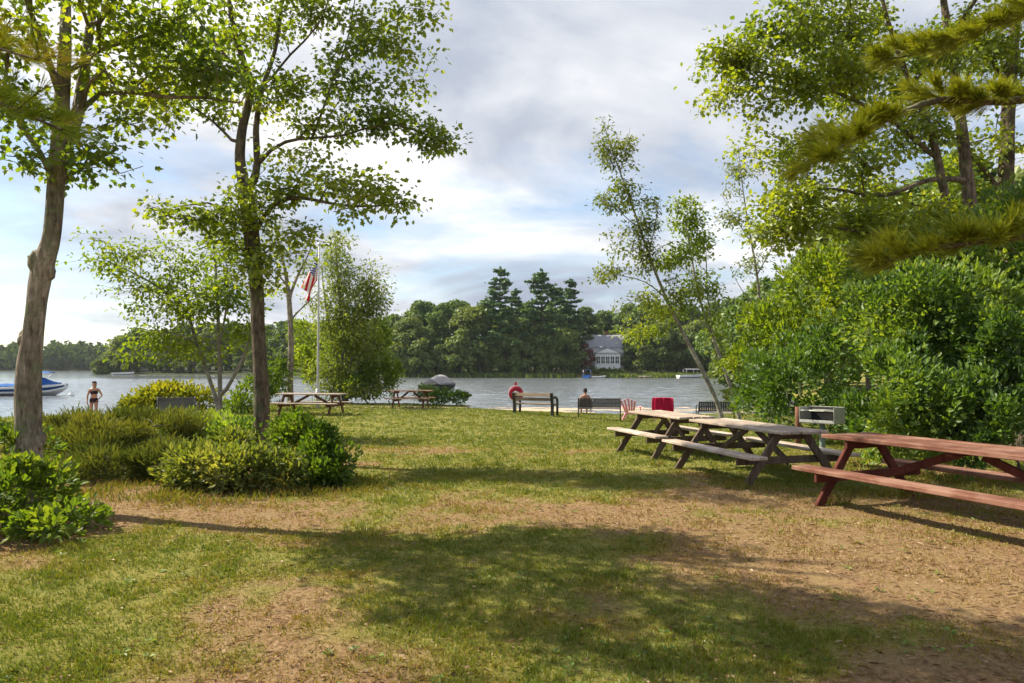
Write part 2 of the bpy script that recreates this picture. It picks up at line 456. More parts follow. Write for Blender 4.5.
def build_ground():
    xs = graded(-9, 9, 0.12, -1500, 1500, 1.10)
    ys = graded(2.2, 20, 0.12, -60, 1500, 1.07)
    X, Y = np.meshgrid(xs, ys)
    Z = gz(X, Y)
    near = smooth((26 - Y) / 6) * smooth((Y - 1.5) / 1.5)
    Z = Z + near * (0.028 * (vnoise(X, Y, 2.3, 3, 4) - 0.5) + 0.018 * (vnoise(X, Y, 7.5, 2, 6) - 0.5))
    nx, ny = len(xs), len(ys)
    idx = np.arange(nx * ny).reshape(ny, nx)
    F = np.stack([idx[:-1, :-1], idx[:-1, 1:], idx[1:, 1:], idx[1:, :-1]], -1).reshape(-1, 4)
    V = np.stack([X, Y, Z], -1).reshape(-1, 3)
    shore = np.interp(X, NS_X, NS_Y) - Y
    # sand: the strip of beach above the waterline
    sand = smooth((np.where(X > -2, 6.6, 5.6) - shore) / 1.6) * smooth((60 - Y) / 5)
    sand = np.maximum(sand, smooth((1.9 - np.hypot((X + 5.0) / 2.2, (Y - 31.6) / 1.7)) / .5))
    sand = sand * smooth((3.0 + .27 * Y - X) / 2.0)
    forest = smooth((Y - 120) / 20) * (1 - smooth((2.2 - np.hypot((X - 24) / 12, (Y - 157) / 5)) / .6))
    m, t = new_mat('ground_turf_and_soil')
    pos = t.n('ShaderNodeNewGeometry').outputs['Position']
    dry = t.n('ShaderNodeAttribute', attribute_name='dry').outputs['Fac']
    snd = t.n('ShaderNodeAttribute', attribute_name='sand').outputs['Fac']
    n1 = t.noise(pos, 26, 6, 0.7)
    n2 = t.noise(pos, 85, 4, 0.7)
    n3 = t.noise(pos, 3.2, 5, 0.6)
    soil = t.ramp(n1, [(0.28, (.090, .050, .028)), (0.46, (.185, .112, .060)), (0.60, (.278, .175, .095)), (0.78, (.39, .285, .165))])
    soil = t.mix(t.ramp(n3, [(0.4, (0, 0, 0)), (0.65, (.55, .55, .55))]), soil, (.250, .185, .085))
    turf = t.ramp(n1, [(0.30, (.105, .105, .022)), (0.50, (.195, .180, .040)), (0.70, (.275, .235, .075))])
    turf = t.mix(t.ramp(n3, [(0.35, (.55, .55, .55)), (0.6, (0, 0, 0))]), turf, (.110, .130, .026))
    f = t.math('ADD', dry, t.math('MULTIPLY', t.math('SUBTRACT', n2, 0.5), 0.9), True)
    c = t.mix(t.ramp(f, [(0.30, (0, 0, 0)), (0.62, (1, 1, 1))]), turf, soil)
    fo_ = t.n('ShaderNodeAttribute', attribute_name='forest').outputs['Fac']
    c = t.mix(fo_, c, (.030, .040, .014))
    sandc = t.ramp(n1, [(0.3, (.36, .28, .20)), (0.7, (.52, .43, .33))])
    c = t.mix(t.math('ADD', snd, t.math('MULTIPLY', t.math('SUBTRACT', n1, 0.5), 0.5), True), c, sandc)
    hsum = t.math('ADD', n1, t.math('MULTIPLY', n2, 0.6))
    b = t.n('ShaderNodeBump', {'Strength': 0.7, 'Distance': 0.03, 'Height': hsum})
    p = t.n('ShaderNodeBsdfPrincipled', {'Base Color': c, 'Roughness': 0.95, 'Specular IOR Level': 0.1, 'Normal': b.outputs[0]})
    t.n('ShaderNodeOutputMaterial', {'Surface': p.outputs[0]})
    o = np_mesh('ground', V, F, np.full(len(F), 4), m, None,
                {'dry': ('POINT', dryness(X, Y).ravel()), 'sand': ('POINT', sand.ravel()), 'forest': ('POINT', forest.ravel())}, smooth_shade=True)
    tag(o, 'lawn with worn tan patches sloping gently to the sandy lake edge', 'ground', kind='structure')


build_ground()

m, t = new_mat('lake_water')
pos = t.n('ShaderNodeNewGeometry').outputs['Position']
mp1 = t.n('ShaderNodeMapping', {'Vector': pos, 'Scale': (0.8, 1.5, 1)})
wv = t.noise(mp1.outputs[0], 1.5, 4, 0.55, 0.3)
mp2 = t.n('ShaderNodeMapping', {'Vector': pos, 'Scale': (0.05, 0.16, 1)})
wv2 = t.noise(mp2.outputs[0], 1.0, 4, 0.6)
yy = t.n('ShaderNodeSeparateXYZ', {0: pos}).outputs[1]
lee = t.math('SUBTRACT', 1.0, t.math('MULTIPLY', t.math('SUBTRACT', yy, 124), 1 / 22), True)     # calmer under the far bank
lee = t.math('ADD', t.math('MULTIPLY', lee, 0.9), 0.10)
wv3 = t.noise(mp1.outputs[0], 6.0, 3, 0.5, 0.2)
hgt = t.math('ADD', wv, t.math('MULTIPLY', wv3, 0.22))
b = t.n('ShaderNodeBump', {'Strength': t.math('MULTIPLY', t.math('ADD', 0.55, t.math('MULTIPLY', wv2, 0.8)), lee), 'Distance': 0.10, 'Height': hgt})
p = t.n('ShaderNodeBsdfPrincipled', {'Base Color': (.135, .152, .168), 'Roughness': 0.12, 'Specular IOR Level': 0.8, 'IOR': 1.33, 'Normal': b.outputs[0]})
t.n('ShaderNodeOutputMaterial', {'Surface': p.outputs[0]})
wx = graded(-80, 62, .42, -1400, 1400, 1.25)
wy = graded(29, 158, .27, 16, 720, 1.12)
GX, GY = np.meshgrid(wx, wy)
lee_ = .10 + .90 * smooth((146 - GY) / 22)
lee_ = lee_ * smooth((GX + 85) / 10) * smooth((66 - GX) / 8) * smooth((160 - GY) / 6)
gust = .55 + .9 * vnoise(GX, GY * 2.2, .035, 3, 40)
GZ = WATER_Z + lee_ * gust * (.105 * (vnoise(GX, GY * 1.5, .85, 2, 14) - .5) + .05 * (vnoise(GX + .3 * GY, GY * 1.4, 2.1, 1, 19) - .5))
ii = np.arange(GX.size).reshape(GX.shape)
WF = np.stack([ii[:-1, :-1], ii[:-1, 1:], ii[1:, 1:], ii[1:, :-1]], -1).reshape(-1, 4)
wo = np_mesh('water', np.stack([GX, GY, GZ], -1).reshape(-1, 3), WF, np.full(len(WF), 4), m, smooth_shade=True)
tag(wo, 'calm grey lake water with small ripples', 'lake', kind='structure')


def in_bed(x, y):
    """planting beds and places without turf"""
    return ((x + 5.2) / 3.4) ** 2 + ((y - 14.0) / 2.6) ** 2 < 1


def build_grass():
    P, H, Rn, A = [], [], [], []
    for y0, y1, dens, hgt in ((2.6, 4.5, 6200, .025), (4.5, 7, 3900, .027), (7, 11, 1800, .033), (11, 17, 900, .038), (17, 34, 320, .038)):
        half1 = 0.80 * y1 + 0.5
        n = int((y1 - y0) * 2 * half1 * dens)
        nt = n // 7
        tx, ty = rng.uniform(-half1, half1, nt), rng.uniform(y0, y1, nt)
        k = rng.integers(0, nt, n)
        sp_ = np.where(rng.random(n) < .3, .09, .016 + .0012 * y0)
        x = tx[k] + rng.normal(0, 1, n) * sp_
        y = ty[k] + rng.normal(0, 1, n) * sp_
        tt = rng.random(nt)[k]
        dr = dryness(x, y)
        keep = (rng.random(n) < (1.02 - 0.62 * dr)) & (np.abs(x) < 0.80 * y + 0.5)
        keep &= (np.interp(x, NS_X, NS_Y) - y) > np.where(x > -2, 6.3, 5.2)
        x, y, dr, tt = x[keep], y[keep], dr[keep], tt[keep]
        tuft = vnoise(x, y, 3.1, 2, 33)
        h = hgt * (0.45 + 1.1 * rng.random(len(x))) * (.7 + .7 * tt) * (0.55 + 0.9 * tuft) * (1.1 - 0.45 * dr)
        P.append(np.stack([x, y, gz(x, y) - 0.006], -1))
        H.append(h)
        Rn.append(np.clip(0.95 - dr * 0.85 + rng.normal(0, 0.16, len(x)) - 0.25 * (tuft - .5) + .26 * (tt - .55), 0, 1))
    # longer unmown blades along the feet of shrubs, posts and tables
    for (cx, cy, rr, n) in ((-2.6, 9.5, .75, 900), (-3.6, 9.0, .8, 900), (-4.6, 9.1, .7, 600), (-5.7, 6.6, .9, 700), (-5.6, 9.6, .8, 600), (3.8, 8.3, .12, 90), (4.73, 8.7, .12, 90), (3.0, 9.4, .12, 60), (2.4, 11.6, .12, 60),
                            (5.2, 9.6, 1.0, 900), (6.2, 9.2, 1.0, 800), (4.9, 11.8, .8, 500), (5.05, 11.6, .15, 120)):
        a_ = rng.uniform(0, 6.28, n)
        r_ = rr * (1 + .16 * rng.normal(size=n))
        x, y = cx + r_ * np.cos(a_), cy + r_ * np.sin(a_)
        P.append(np.stack([x, y, gz(x, y) - .006], -1))
        H.append(rng.uniform(.05, .15, n))
        Rn.append(np.clip(rng.normal(.62, .25, n), 0, 1))
    P, H, Rn = np.concatenate(P), np.concatenate(H), np.concatenate(Rn)
    n = len(P)
    a = rng.uniform(0, 2 * np.pi, n)
    lean = np.stack([np.cos(a), np.sin(a), np.zeros(n)], -1) * rng.uniform(.15, 1.0, n)[:, None]
    D = unit(lean + np.array([0, 0, 0.8]))
    sd = np.stack([-np.sin(a), np.cos(a), np.zeros(n)], -1)
    wd = (0.0022 + 0.0011 * P[:, 1] * 0.35)[:, None] * rng.uniform(.7, 1.3, n)[:, None]
    Hh = H[:, None]
    v0, v1 = P - sd * wd, P + sd * wd
    v2 = P + D * Hh * 0.6 + sd * wd * 0.7 + np.array([0, 0, 1]) * Hh * .1
    v4 = P + D * Hh * 0.6 - sd * wd * 0.7 + np.array([0, 0, 1]) * Hh * .1
    v3 = P + D * Hh * 1.05
    V = np.stack([v0, v1, v2, v3, v4], 1).reshape(-1, 3)
    F = np.arange(n * 5)
    mat = leaf_mat('grass_blade', [(.275, .168, .066), (.285, .200, .052), (.255, .215, .030), (.190, .205, .020), (.125, .172, .014)], 0.35,
                   tint=(1.3, 1.25, .7), gloss=.03)
    o = np_mesh('grass', V, F, np.full(n, 5), mat, None, {'rnd': ('FACE', Rn)})
    tag(o, 'short patchy summer grass, green by the lake and dry tan nearer', 'grass', kind='stuff')


build_grass()


def build_litter():
    n = 22000
    y = 2.6 + 11 * rng.random(n) ** 1.3
    x = rng.uniform(-1, 1, n) * (0.8 * y + .5)
    k = rng.random(n) < (0.15 + dryness(x, y))
    x, y = x[k], y[k]
    n = len(x)
    P = np.stack([x, y, gz(x, y) + rng.uniform(.004, .022, n)], -1)
    a = rng.uniform(0, 6.28, n)
    D = np.stack([np.cos(a), np.sin(a), rng.normal(0, .15, n)], -1)
    N = np.stack([rng.normal(0, .35, n), rng.normal(0, .35, n), np.ones(n)], -1)
    needle = rng.random(n) < .72
    S = np.where(needle, rng.uniform(.03, .075, n), rng.uniform(.015, .035, n))
    mat = leaf_mat('leaf_litter', [(.085, .045, .028), (.200, .118, .062), (.300, .190, .110), (.385, .290, .190)], .1, gloss=.02)
    v, _ = TPL['oval']
    rn = rng.random(n)
    o1 = leaf_mesh('pine_needle_litter', P[needle], D[needle], N[needle], S[needle], 'oval', mat, None, rn[needle], width=.07)
    o2 = leaf_mesh('leaf_litter', P[~needle], D[~needle], N[~needle], S[~needle], 'oval', mat, None, rn[~needle], width=1.1)
    tag(o1, 'dry brown pine needles strewn over the bare soil', 'litter', kind='stuff')
    tag(o2, 'small dead leaves scattered over the worn lawn', 'litter', kind='stuff')


build_litter()


def build_weeds():
    n = 700
    y = 2.8 + 13 * rng.random(n) ** 1.4
    x = rng.uniform(-1, 1, n) * (0.8 * y + .5)
    k = vnoise(x, y, 1.1, 2, 50) > .56
    x, y = x[k], y[k]
    m_ = 7
    a = rng.uniform(0, 6.28, (len(x), m_))
    P = np.stack([x[:, None] + .012 * np.cos(a), y[:, None] + .012 * np.sin(a), np.broadcast_to((gz(x, y) + .018)[:, None], a.shape)], -1).reshape(-1, 3)
    D = np.stack([np.cos(a), np.sin(a), rng.uniform(-.1, .5, a.shape)], -1).reshape(-1, 3)
    N = np.array([0, 0, 1.]) + rng.normal(0, .2, P.shape)
    o = leaf_mesh('lawn_weeds', P, D, N, rng.uniform(.014, .042, len(P)), 'oval', M['shrub_leaf'], None, width=1.1)
    tag(o, 'low broad-leaved weeds in the lawn', 'weeds', kind='stuff')


build_weeds()


# ------------------------------------------------------------------ trees
def catmull(P, step):
    P = np.asarray(P, float)
    if len(P) < 2:
        return P
    E = np.vstack([2 * P[0] - P[1], P, 2 * P[-1] - P[-2]])
    out = []
    for i in range(1, len(E) - 2):
        p0, p1, p2, p3 = E[i - 1], E[i], E[i + 1], E[i + 2]
        n = max(1, int(np.linalg.norm((p2 - p1)[:3]) / step))
        for k in range(n):
            u = k / n
            out.append(.5 * (2 * p1 + (p2 - p0) * u + (2 * p0 - 5 * p1 + 4 * p2 - p3) * u * u + (3 * p1 - p0 - 3 * p2 + p3) * u ** 3))
    out.append(E[-2])
    return np.array(out)


class Skel:
    def __init__(self):
        self.p, self.par, self.rad, self.len, self.clear = [], [], [], [], []

    def add(self, p, par, rad=0.0, clear=False):
        self.p.append(np.asarray(p, float))
        self.par.append(par)
        self.rad.append(rad)
        self.len.append(0 if par < 0 else self.len[par] + np.linalg.norm(self.p[-1] - self.p[par]))
        self.clear.append(clear)
        return len(self.p) - 1

    def limb(self, pts, step=0.22, clear_z=None):
        """pts: rows of x, y, z, radius; a later limb starts from the nearest node"""
        c = catmull(pts, step)
        par = -1
        if self.p:
            par = int(np.argmin(np.linalg.norm(np.array(self.p) - c[0, :3], axis=1)))
            c = c[1:]
        for q in c:
            par = self.add(q[:3], par, max(q[3], .004), clear_z is not None and q[2] < clear_z)

    def grow(self, A, step=0.3, wl=0.30, sag=0.10, up=0.0, wob=0.05):
        base = np.array(self.p)
        d0 = np.array([np.min(np.linalg.norm(base - a, axis=1)) for a in A])
        self.tips = []
        cap = len(base) + len(A) * 30
        P = np.zeros((cap, 3)); L = np.zeros(cap); C = np.zeros(cap, bool)
        n = len(base)
        P[:n] = base; L[:n] = self.len; C[:n] = self.clear
        for i in np.argsort(d0):
            a = A[i]
            dv = a - P[:n]
            d = np.linalg.norm(dv, axis=1)
            cost = d + wl * L[:n] + np.where(C[:n], 50, 0) + np.maximum(0, -dv[:, 2]) * 0.5
            j = int(np.argmin(cost))
            seg = max(1, int(d[j] / step))
            p0, dist = P[j].copy(), d[j]
            par = self.par[j]
            t0 = unit(p0 - self.p[par]) if par >= 0 else np.array([0, 0, 1.])
            c1 = p0 + (0.35 * t0 + 0.65 * unit(a - p0) + np.array([0, 0, up])) * dist * 0.4
            cur = j
            for k in range(1, seg + 1):
                u = k / seg
                q = (1 - u) ** 2 * p0 + 2 * u * (1 - u) * c1 + u * u * a
                q = q + np.array([0, 0, -sag * dist * u * (1 - u)])
                if k < seg:
                    q = q + rng.normal(0, wob * dist / seg, 3)
                cur = self.add(q, cur)
                P[n] = q; L[n] = self.len[-1]; C[n] = False
                n += 1
                if n >= cap:
                    P = np.vstack([P, np.zeros((cap, 3))]); L = np.append(L, np.zeros(cap)); C = np.append(C, np.zeros(cap, bool)); cap *= 2
            self.tips.append(cur)

    def radii(self, tip=0.0035, e=2.4):
        n = len(self.p)
        acc = np.zeros(n)
        r = np.zeros(n)
        for i in range(n - 1, -1, -1):
            r[i] = max(acc[i], tip ** e) ** (1 / e)
            if self.rad[i] > 0:
                r[i] = self.rad[i]
            if self.par[i] >= 0:
                acc[self.par[i]] += r[i] ** e
        for i in range(n):                      # never thicker than the parent
            if self.par[i] >= 0 and self.rad[i] == 0:
                r[i] = min(r[i], r[self.par[i]] * .92)
        self.r = r

    def tubes(self, rmin=0.0, detail=0.0):
        kids = [[] for _ in self.p]
        for i, q in enumerate(self.par):
            if q >= 0:
                kids[q].append(i)
        V, F, base = [], [], 0
        starts = [(i, -1) for i, q in enumerate(self.par) if q < 0]
        while starts:
            i, frm = starts.pop()
            chain = ([frm] if frm >= 0 else []) + [i]
            while kids[chain[-1]]:
                ks = sorted(kids[chain[-1]], key=lambda k: -self.r[k])
                for k in ks[1:]:
                    starts.append((k, chain[-1]))
                chain.append(ks[0])
            pts = np.array([self.p[k] for k in chain])
            rr = np.array([self.r[k] for k in chain])
            if frm >= 0:
                rr[0] = min(rr[0], rr[1] * 1.35)
            if rr.max() < rmin or len(pts) < 2:
                continue
            big = rr.max()
            if detail and big > 0.05:
                q = catmull(np.column_stack([pts, rr]), detail)
                pts, rr = q[:, :3], np.maximum(q[:, 3], .003)
            ns = 20 if (detail and big > .05) else 12 if big > .05 else 7 if big > .02 else 5 if big > .008 else 3
            T = unit(np.gradient(pts, axis=0))
            u = unit(np.cross(T[0], [0.3, 1, 0.1]))
            ring = []
            ang = np.arange(ns) / ns * 2 * np.pi
            for k in range(len(pts)):
                u = unit(u - T[k] * np.dot(u, T[k]))
                v = np.cross(T[k], u)
                rad = np.full(ns, rr[k])
                if detail and big > .05:
                    s = k * detail
                    rad = rr[k] * (1 + .16 * (vnoise(np.cos(ang) * 2.2 + s * .5, np.sin(ang) * 2.2 + s * 1.3, 1.4, 3, 2) - .5)
                                   + .10 * (vnoise(np.cos(ang) * 6 + s * .9, np.sin(ang) * 6 + s * .7, 1.5, 2, 7) - .5))
                ring.append(pts[k] + np.outer(rad * np.cos(ang), u) + np.outer(rad * np.sin(ang), v))
            n = len(pts)
            V.append(np.concatenate(ring))
            id0 = base + np.arange(n * ns).reshape(n, ns)
            a, b2 = id0[:-1], id0[1:]
            F.append(np.stack([a, np.roll(a, -1, 1), np.roll(b2, -1, 1), b2], -1).reshape(-1, 4))
            base += n * ns
        return np.concatenate(V), np.concatenate(F)


def blob_pts(blobs):
    """blobs: (px, py, Y, rx_px, ry_px, rdepth_m, count) -> points inside ellipsoids"""
    out = []
    for (px, py, Y, rx, ry, rd, n) in blobs:
        c = W(px, py, Y)
        ext = np.array([rx * Y / FPX, rd, ry * Y / FPX])
        m_ = max(1, int(round(n / 4)))
        sc_ = unit(rng.normal(size=(m_, 3))) * (rng.random((m_, 1)) ** 0.5) * .85          # sprays with gaps between them
        k = rng.integers(0, m_, n)
        r_ = max(.28, 1.15 / m_ ** .40)
        v = sc_[k] + unit(rng.normal(size=(n, 3))) * (rng.random((n, 1)) ** 0.5) * r_ * np.array([1, 1, .55])
        out.append(c + v * ext)
    return np.concatenate(out)


def twig_leaves(sk, per, spread, size, droop=.35, flat=.5, back=2, center=None):
    P, D, N, S = [], [], [], []
    for tip in sk.tips:
        nodes = [tip]
        for _ in range(back):
            q = sk.par[nodes[-1]]
            if q < 0 or sk.rad[q] > 0:
                break
            nodes.append(q)
        n = max(1, int(rng.normal(per, per * .35)))
        k = rng.integers(0, len(nodes), n)
        b = np.array([sk.p[nodes[i]] for i in k])
        o = rng.normal(0, 1, (n, 3)) * np.array([1, 1, flat]) * spread
        p = b + o
        dirn = unit(o) * .8 + rng.normal(0, .45, (n, 3)) + np.array([0, 0, -droop])
        P.append(p); D.append(dirn)
        N.append(np.array([0, 0, 1.0]) + rng.normal(0, .45, (n, 3)))
        S.append(size * rng.uniform(.65, 1.25, n))
    return [np.concatenate(a) for a in (P, D, N, S)]


def clump_rnd(P, scale=.9, amt=.5, seed=1):
    """light and dark clumps: neighbouring leaves share a tone"""
    a = vnoise(P[:, 0] + .37 * P[:, 2], P[:, 1] * .6 + P[:, 2], scale, 2, seed)
    return np.clip(a * amt + (1 - amt) * rng.random(len(P)) + (a - .5) * .25, 0, 1)


def tree(name, label, limbs, blobs, leaf, mat, bark, per=9, spread=.16, size=.085, group=None, step=.3, wl=.3, sag=.1, up=0.0,
         tip=.0045, detail=0.0, clear=None, droop=.35, flat=.65, cat='tree', back=2, extra=None, width=1.0, rmin=0.0, wob=.05, lumps=()):
    sk = Skel()
    for i, lm in enumerate(limbs):
        pts = np.array([np.append(W(a, b_, Y), r) for (a, b_, Y, r) in lm])
        if i == 0:
            pts[0, 2] = gz(pts[0, 0], pts[0, 1]) - .12
        sk.limb(pts, .25, clear if i == 0 else None)
    sk.grow(blob_pts(blobs), step, wl, sag, up, wob)
    sk.radii(tip)
    root = sk.p[0] + np.array([0, 0, .12])
    o = empty(name, root, 0, label, cat, group)
    V, F = sk.tubes(rmin, detail)
    for (a, b_, Yl, rx, rz_) in lumps:
        c = W(a, b_, Yl)
        th, ph = np.meshgrid(np.linspace(0, 2 * np.pi, 25)[:-1], np.linspace(0.02, np.pi - .02, 14))
        u = np.stack([np.cos(th) * np.sin(ph), np.sin(th) * np.sin(ph), np.cos(ph)], -1)
        k = 1 + .55 * (vnoise(u[..., 0] * 2 + a, u[..., 2] * 2 + u[..., 1] * 1.5 + b_, 1.6, 3, 3) - .5)
        lv = c + u * k[..., None] * np.array([rx, rx, rz_])
        idn = len(V) + np.arange(14 * 24).reshape(14, 24)
        V = np.concatenate([V, lv.reshape(-1, 3)])
        F = np.concatenate([F, np.stack([idn[:-1], idn[1:], np.roll(idn[1:], -1, 1), np.roll(idn[:-1], -1, 1)], -1).reshape(-1, 4)])
    np_mesh('trunk', V, F, np.full(len(F), 4), bark, o, smooth_shade=True, loc=root)
    P, D, N, S = twig_leaves(sk, per, spread, size, droop, flat, back)
    leaf_mesh('crown', P, D, N, S, leaf, mat, o, clump_rnd(P), loc=root, width=width)
    return o, sk


# the burled maple at the edge of the bed
Y1 = 7.9
tree('maple_tree', 'big burled maple with a crooked mossy trunk beside the shore shrubs',
     [[(26, 514, Y1, .207), (28, 492, Y1, .162), (28, 450, Y1, .135), (28, 400, Y1, .133), (29, 370, Y1, .126), (32, 340, Y1, .110), (36, 310, Y1, .101),
       (39, 285, Y1, .106), (44, 262, Y1, .110), (51, 240, Y1, .094), (54, 215, Y1, .088), (56, 185, Y1, .088), (60, 150, Y1, .097),
       (62, 100, Y1, .077), (65, 50, Y1, .065), (66, 0, Y1 + .2, .056), (68, -90, Y1 + .3, .041), (66, -200, Y1 + .3, .020)],
      [(60, 152, Y1, .084), (68, 138, Y1, .071), (78, 112, Y1 + .1, .067), (83, 78, Y1 + .2, .060), (88, 40, Y1 + .3, .050), (94, 0, Y1 + .4, .042), (102, -80, Y1 + .5, .029), (115, -170, Y1 + .5, .017)],
      [(80, 100, Y1, .034), (100, 94, Y1 + .1, .027), (130, 92, Y1 + .2, .025), (165, 97, Y1 + .3, .023), (205, 98, Y1 + .4, .018), (240, 103, Y1 + .5, .010)],
      [(84, 70, Y1, .029), (100, 50, Y1 + .1, .024), (125, 42, Y1 + .2, .018), (155, 32, Y1 + .3, .013), (185, 20, Y1 + .4, .008)],
      [(55, 168, Y1, .038), (40, 152, Y1 - .1, .029), (20, 125, Y1 - .2, .025), (5, 85, Y1 - .3, .020), (-20, 60, Y1 - .4, .013)],
      [(58, 90, Y1, .042), (45, 50, Y1 - .2, .034), (30, 10, Y1 - .4, .027), (10, -50, Y1 - .5, .017)],
      [(86, 55, Y1, .029), (98, 25, Y1 - .1, .025), (115, 0, Y1 - .2, .020), (135, -50, Y1 - .2, .013)],
      [(66, -10, Y1, .042), (40, -70, Y1 + .3, .029), (0, -110, Y1 + .4, .017)],
      [(96, -20, Y1, .034), (140, -80, Y1 + .3, .024), (190, -110, Y1 + .4, .013)],
      [(81, 98, Y1, .025), (90, 82, Y1 - .2, .020), (105, 70, Y1 - .5, .013)]],
     [(20, 40, Y1 - .3, 60, 45, 1.3, 50), (15, 100, Y1 - .4, 42, 32, 1.0, 34), (105, 20, Y1, 55, 40, 1.2, 50), (180, 25, Y1 + .3, 55, 38, 1.0, 54),
      (140, 75, Y1 + .2, 50, 22, .9, 32), (205, 75, Y1 + .4, 50, 30, .9, 44), (105, 160, Y1, 38, 24, .8, 26), (150, 125, Y1 + .2, 40, 18, .8, 16), (35, 150, Y1 - .3, 40, 18, .8, 10),
      (20, -70, Y1 - 1.5, 120, 40, 1.2, 110), (150, -80, Y1 - 1.6, 90, 45, 1.2, 120), (40, -190, Y1 - 2.3, 150, 80, 1.3, 150), (190, -180, Y1 - 2.2, 90, 65, 1.2, 110), (60, -330, Y1 - 2.3, 130, 80, 1.3, 105), (-70, -40, Y1 - .8, 70, 60, 1.2, 50)],  # out-of-view crown, set toward the camera and thickened to shade the near lawn
     'maple', M['maple_dark'], M['bark'], per=15, spread=.13, size=.080, step=.26, detail=.035, clear=3.6, sag=.12,
     lumps=[(37, 262, Y1 - .02, .088, .14), (49, 272, Y1 + .02, .065, .10), (26, 340, Y1, .085, .12), (22, 395, Y1, .07, .16), (40, 440, Y1, .06, .10), (34, 300, Y1 - .06, .05, .08)])

# the twin-stemmed maple in the middle of the bed
Y2 = 12.2
tree('maple_tree', 'slender dark maple with forked upper trunk rising from the round shrub bed',
     [[(263, 462, Y2, .190), (262, 448, Y2, .150), (261, 380, Y2, .122), (258, 330, Y2, .115), (256, 280, Y2, .119), (252, 240, Y2, .135), (248, 205, Y2, .131), (246, 190, Y2, .111),
       (240, 160, Y2, .087), (243, 125, Y2, .076), (250, 95, Y2, .068), (243, 60, Y2, .056), (232, 20, Y2, .043), (225, -40, Y2, .028)],
      [(249, 195, Y2, .086), (257, 165, Y2, .060), (256, 130, Y2 + .2, .052), (262, 90, Y2 + .3, .043), (275, 50, Y2 + .4, .032), (282, 0, Y2 + .5, .026), (285, -70, Y2 + .5, .014)],
      [(252, 232, Y2, .040), (275, 205, Y2 - .2, .035), (300, 198, Y2 - .4, .029), (340, 205, Y2 - .5, .022), (375, 206, Y2 - .6, .016), (405, 203, Y2 - .6, .009)],
      [(257, 160, Y2, .035), (285, 142, Y2 - .2, .029), (312, 138, Y2 - .3, .024), (345, 135, Y2 - .4, .019), (385, 124, Y2 - .5, .015), (430, 135, Y2 - .6, .008)],
      [(312, 138, Y2 - .3, .023), (322, 112, Y2 - .3, .019), (333, 80, Y2 - .2, .017), (346, 45, Y2 - .1, .014), (354, 5, Y2, .010), (362, -50, Y2, .007)],
      [(240, 150, Y2, .032), (222, 130, Y2 + .3, .026), (200, 112, Y2 + .5, .020), (165, 95, Y2 + .7, .014), (130, 100, Y2 + .8, .008)],
      [(250, 225, Y2, .029), (232, 212, Y2 - .2, .023), (208, 203, Y2 - .4, .017), (180, 206, Y2 - .6, .009)],
      [(246, 75, Y2, .026), (225, 55, Y2 - .3, .022), (205, 30, Y2 - .5, .016), (185, 0, Y2 - .6, .010)],
      [(262, 90, Y2, .023), (290, 55, Y2 - .2, .019), (318, 25, Y2 - .4, .014), (335, -20, Y2 - .4, .009)]],
     [(432, 138, Y2 - .6, 33, 12, .7, 30), (385, 118, Y2 - .5, 45, 18, .9, 42), (330, 125, Y2 - .3, 40, 18, .9, 30), (395, 195, Y2 - .6, 28, 20, .8, 32),
      (345, 190, Y2 - .5, 42, 25, 1.0, 40), (295, 175, Y2 - .2, 45, 28, 1.2, 52), (290, 235, Y2 - .1, 40, 22, 1.0, 32), (215, 225, Y2 - .4, 42, 28, 1.1, 42),
      (262, 265, Y2 - .4, 28, 30, .7, 34), (245, 205, Y2 - .5, 30, 30, .6, 30), (165, 215, Y2 - .6, 28, 20, .9, 22), (200, 100, Y2 + .5, 55, 32, 1.3, 52), (145, 100, Y2 + .8, 45, 24, 1.0, 30),
      (285, 85, Y2, 45, 35, 1.3, 45), (340, 65, Y2 - .2, 40, 30, 1.1, 36), (400, 50, Y2 - .2, 45, 18, .9, 34), (385, 85, Y2 - .4, 40, 12, .7, 22), (430, 18, Y2 - .2, 26, 13, .6, 16), (375, 15, Y2, 35, 15, .8, 22),
      (300, 5, Y2, 70, 32, 1.6, 60), (220, 20, Y2, 60, 35, 1.5, 55), (160, 40, Y2 + .5, 45, 30, 1.2, 28), (250, -60, Y2, 90, 40, 1.8, 75), (340, -55, Y2, 55, 35, 1.2, 32),
      (180, -60, Y2, 55, 35, 1.2, 32), (260, -130, Y2, 80, 40, 1.6, 80)],
     'maple', M['maple'], M['bark_dark'], per=18, spread=.14, size=.086, step=.3, detail=.07, clear=3.4, sag=.10)

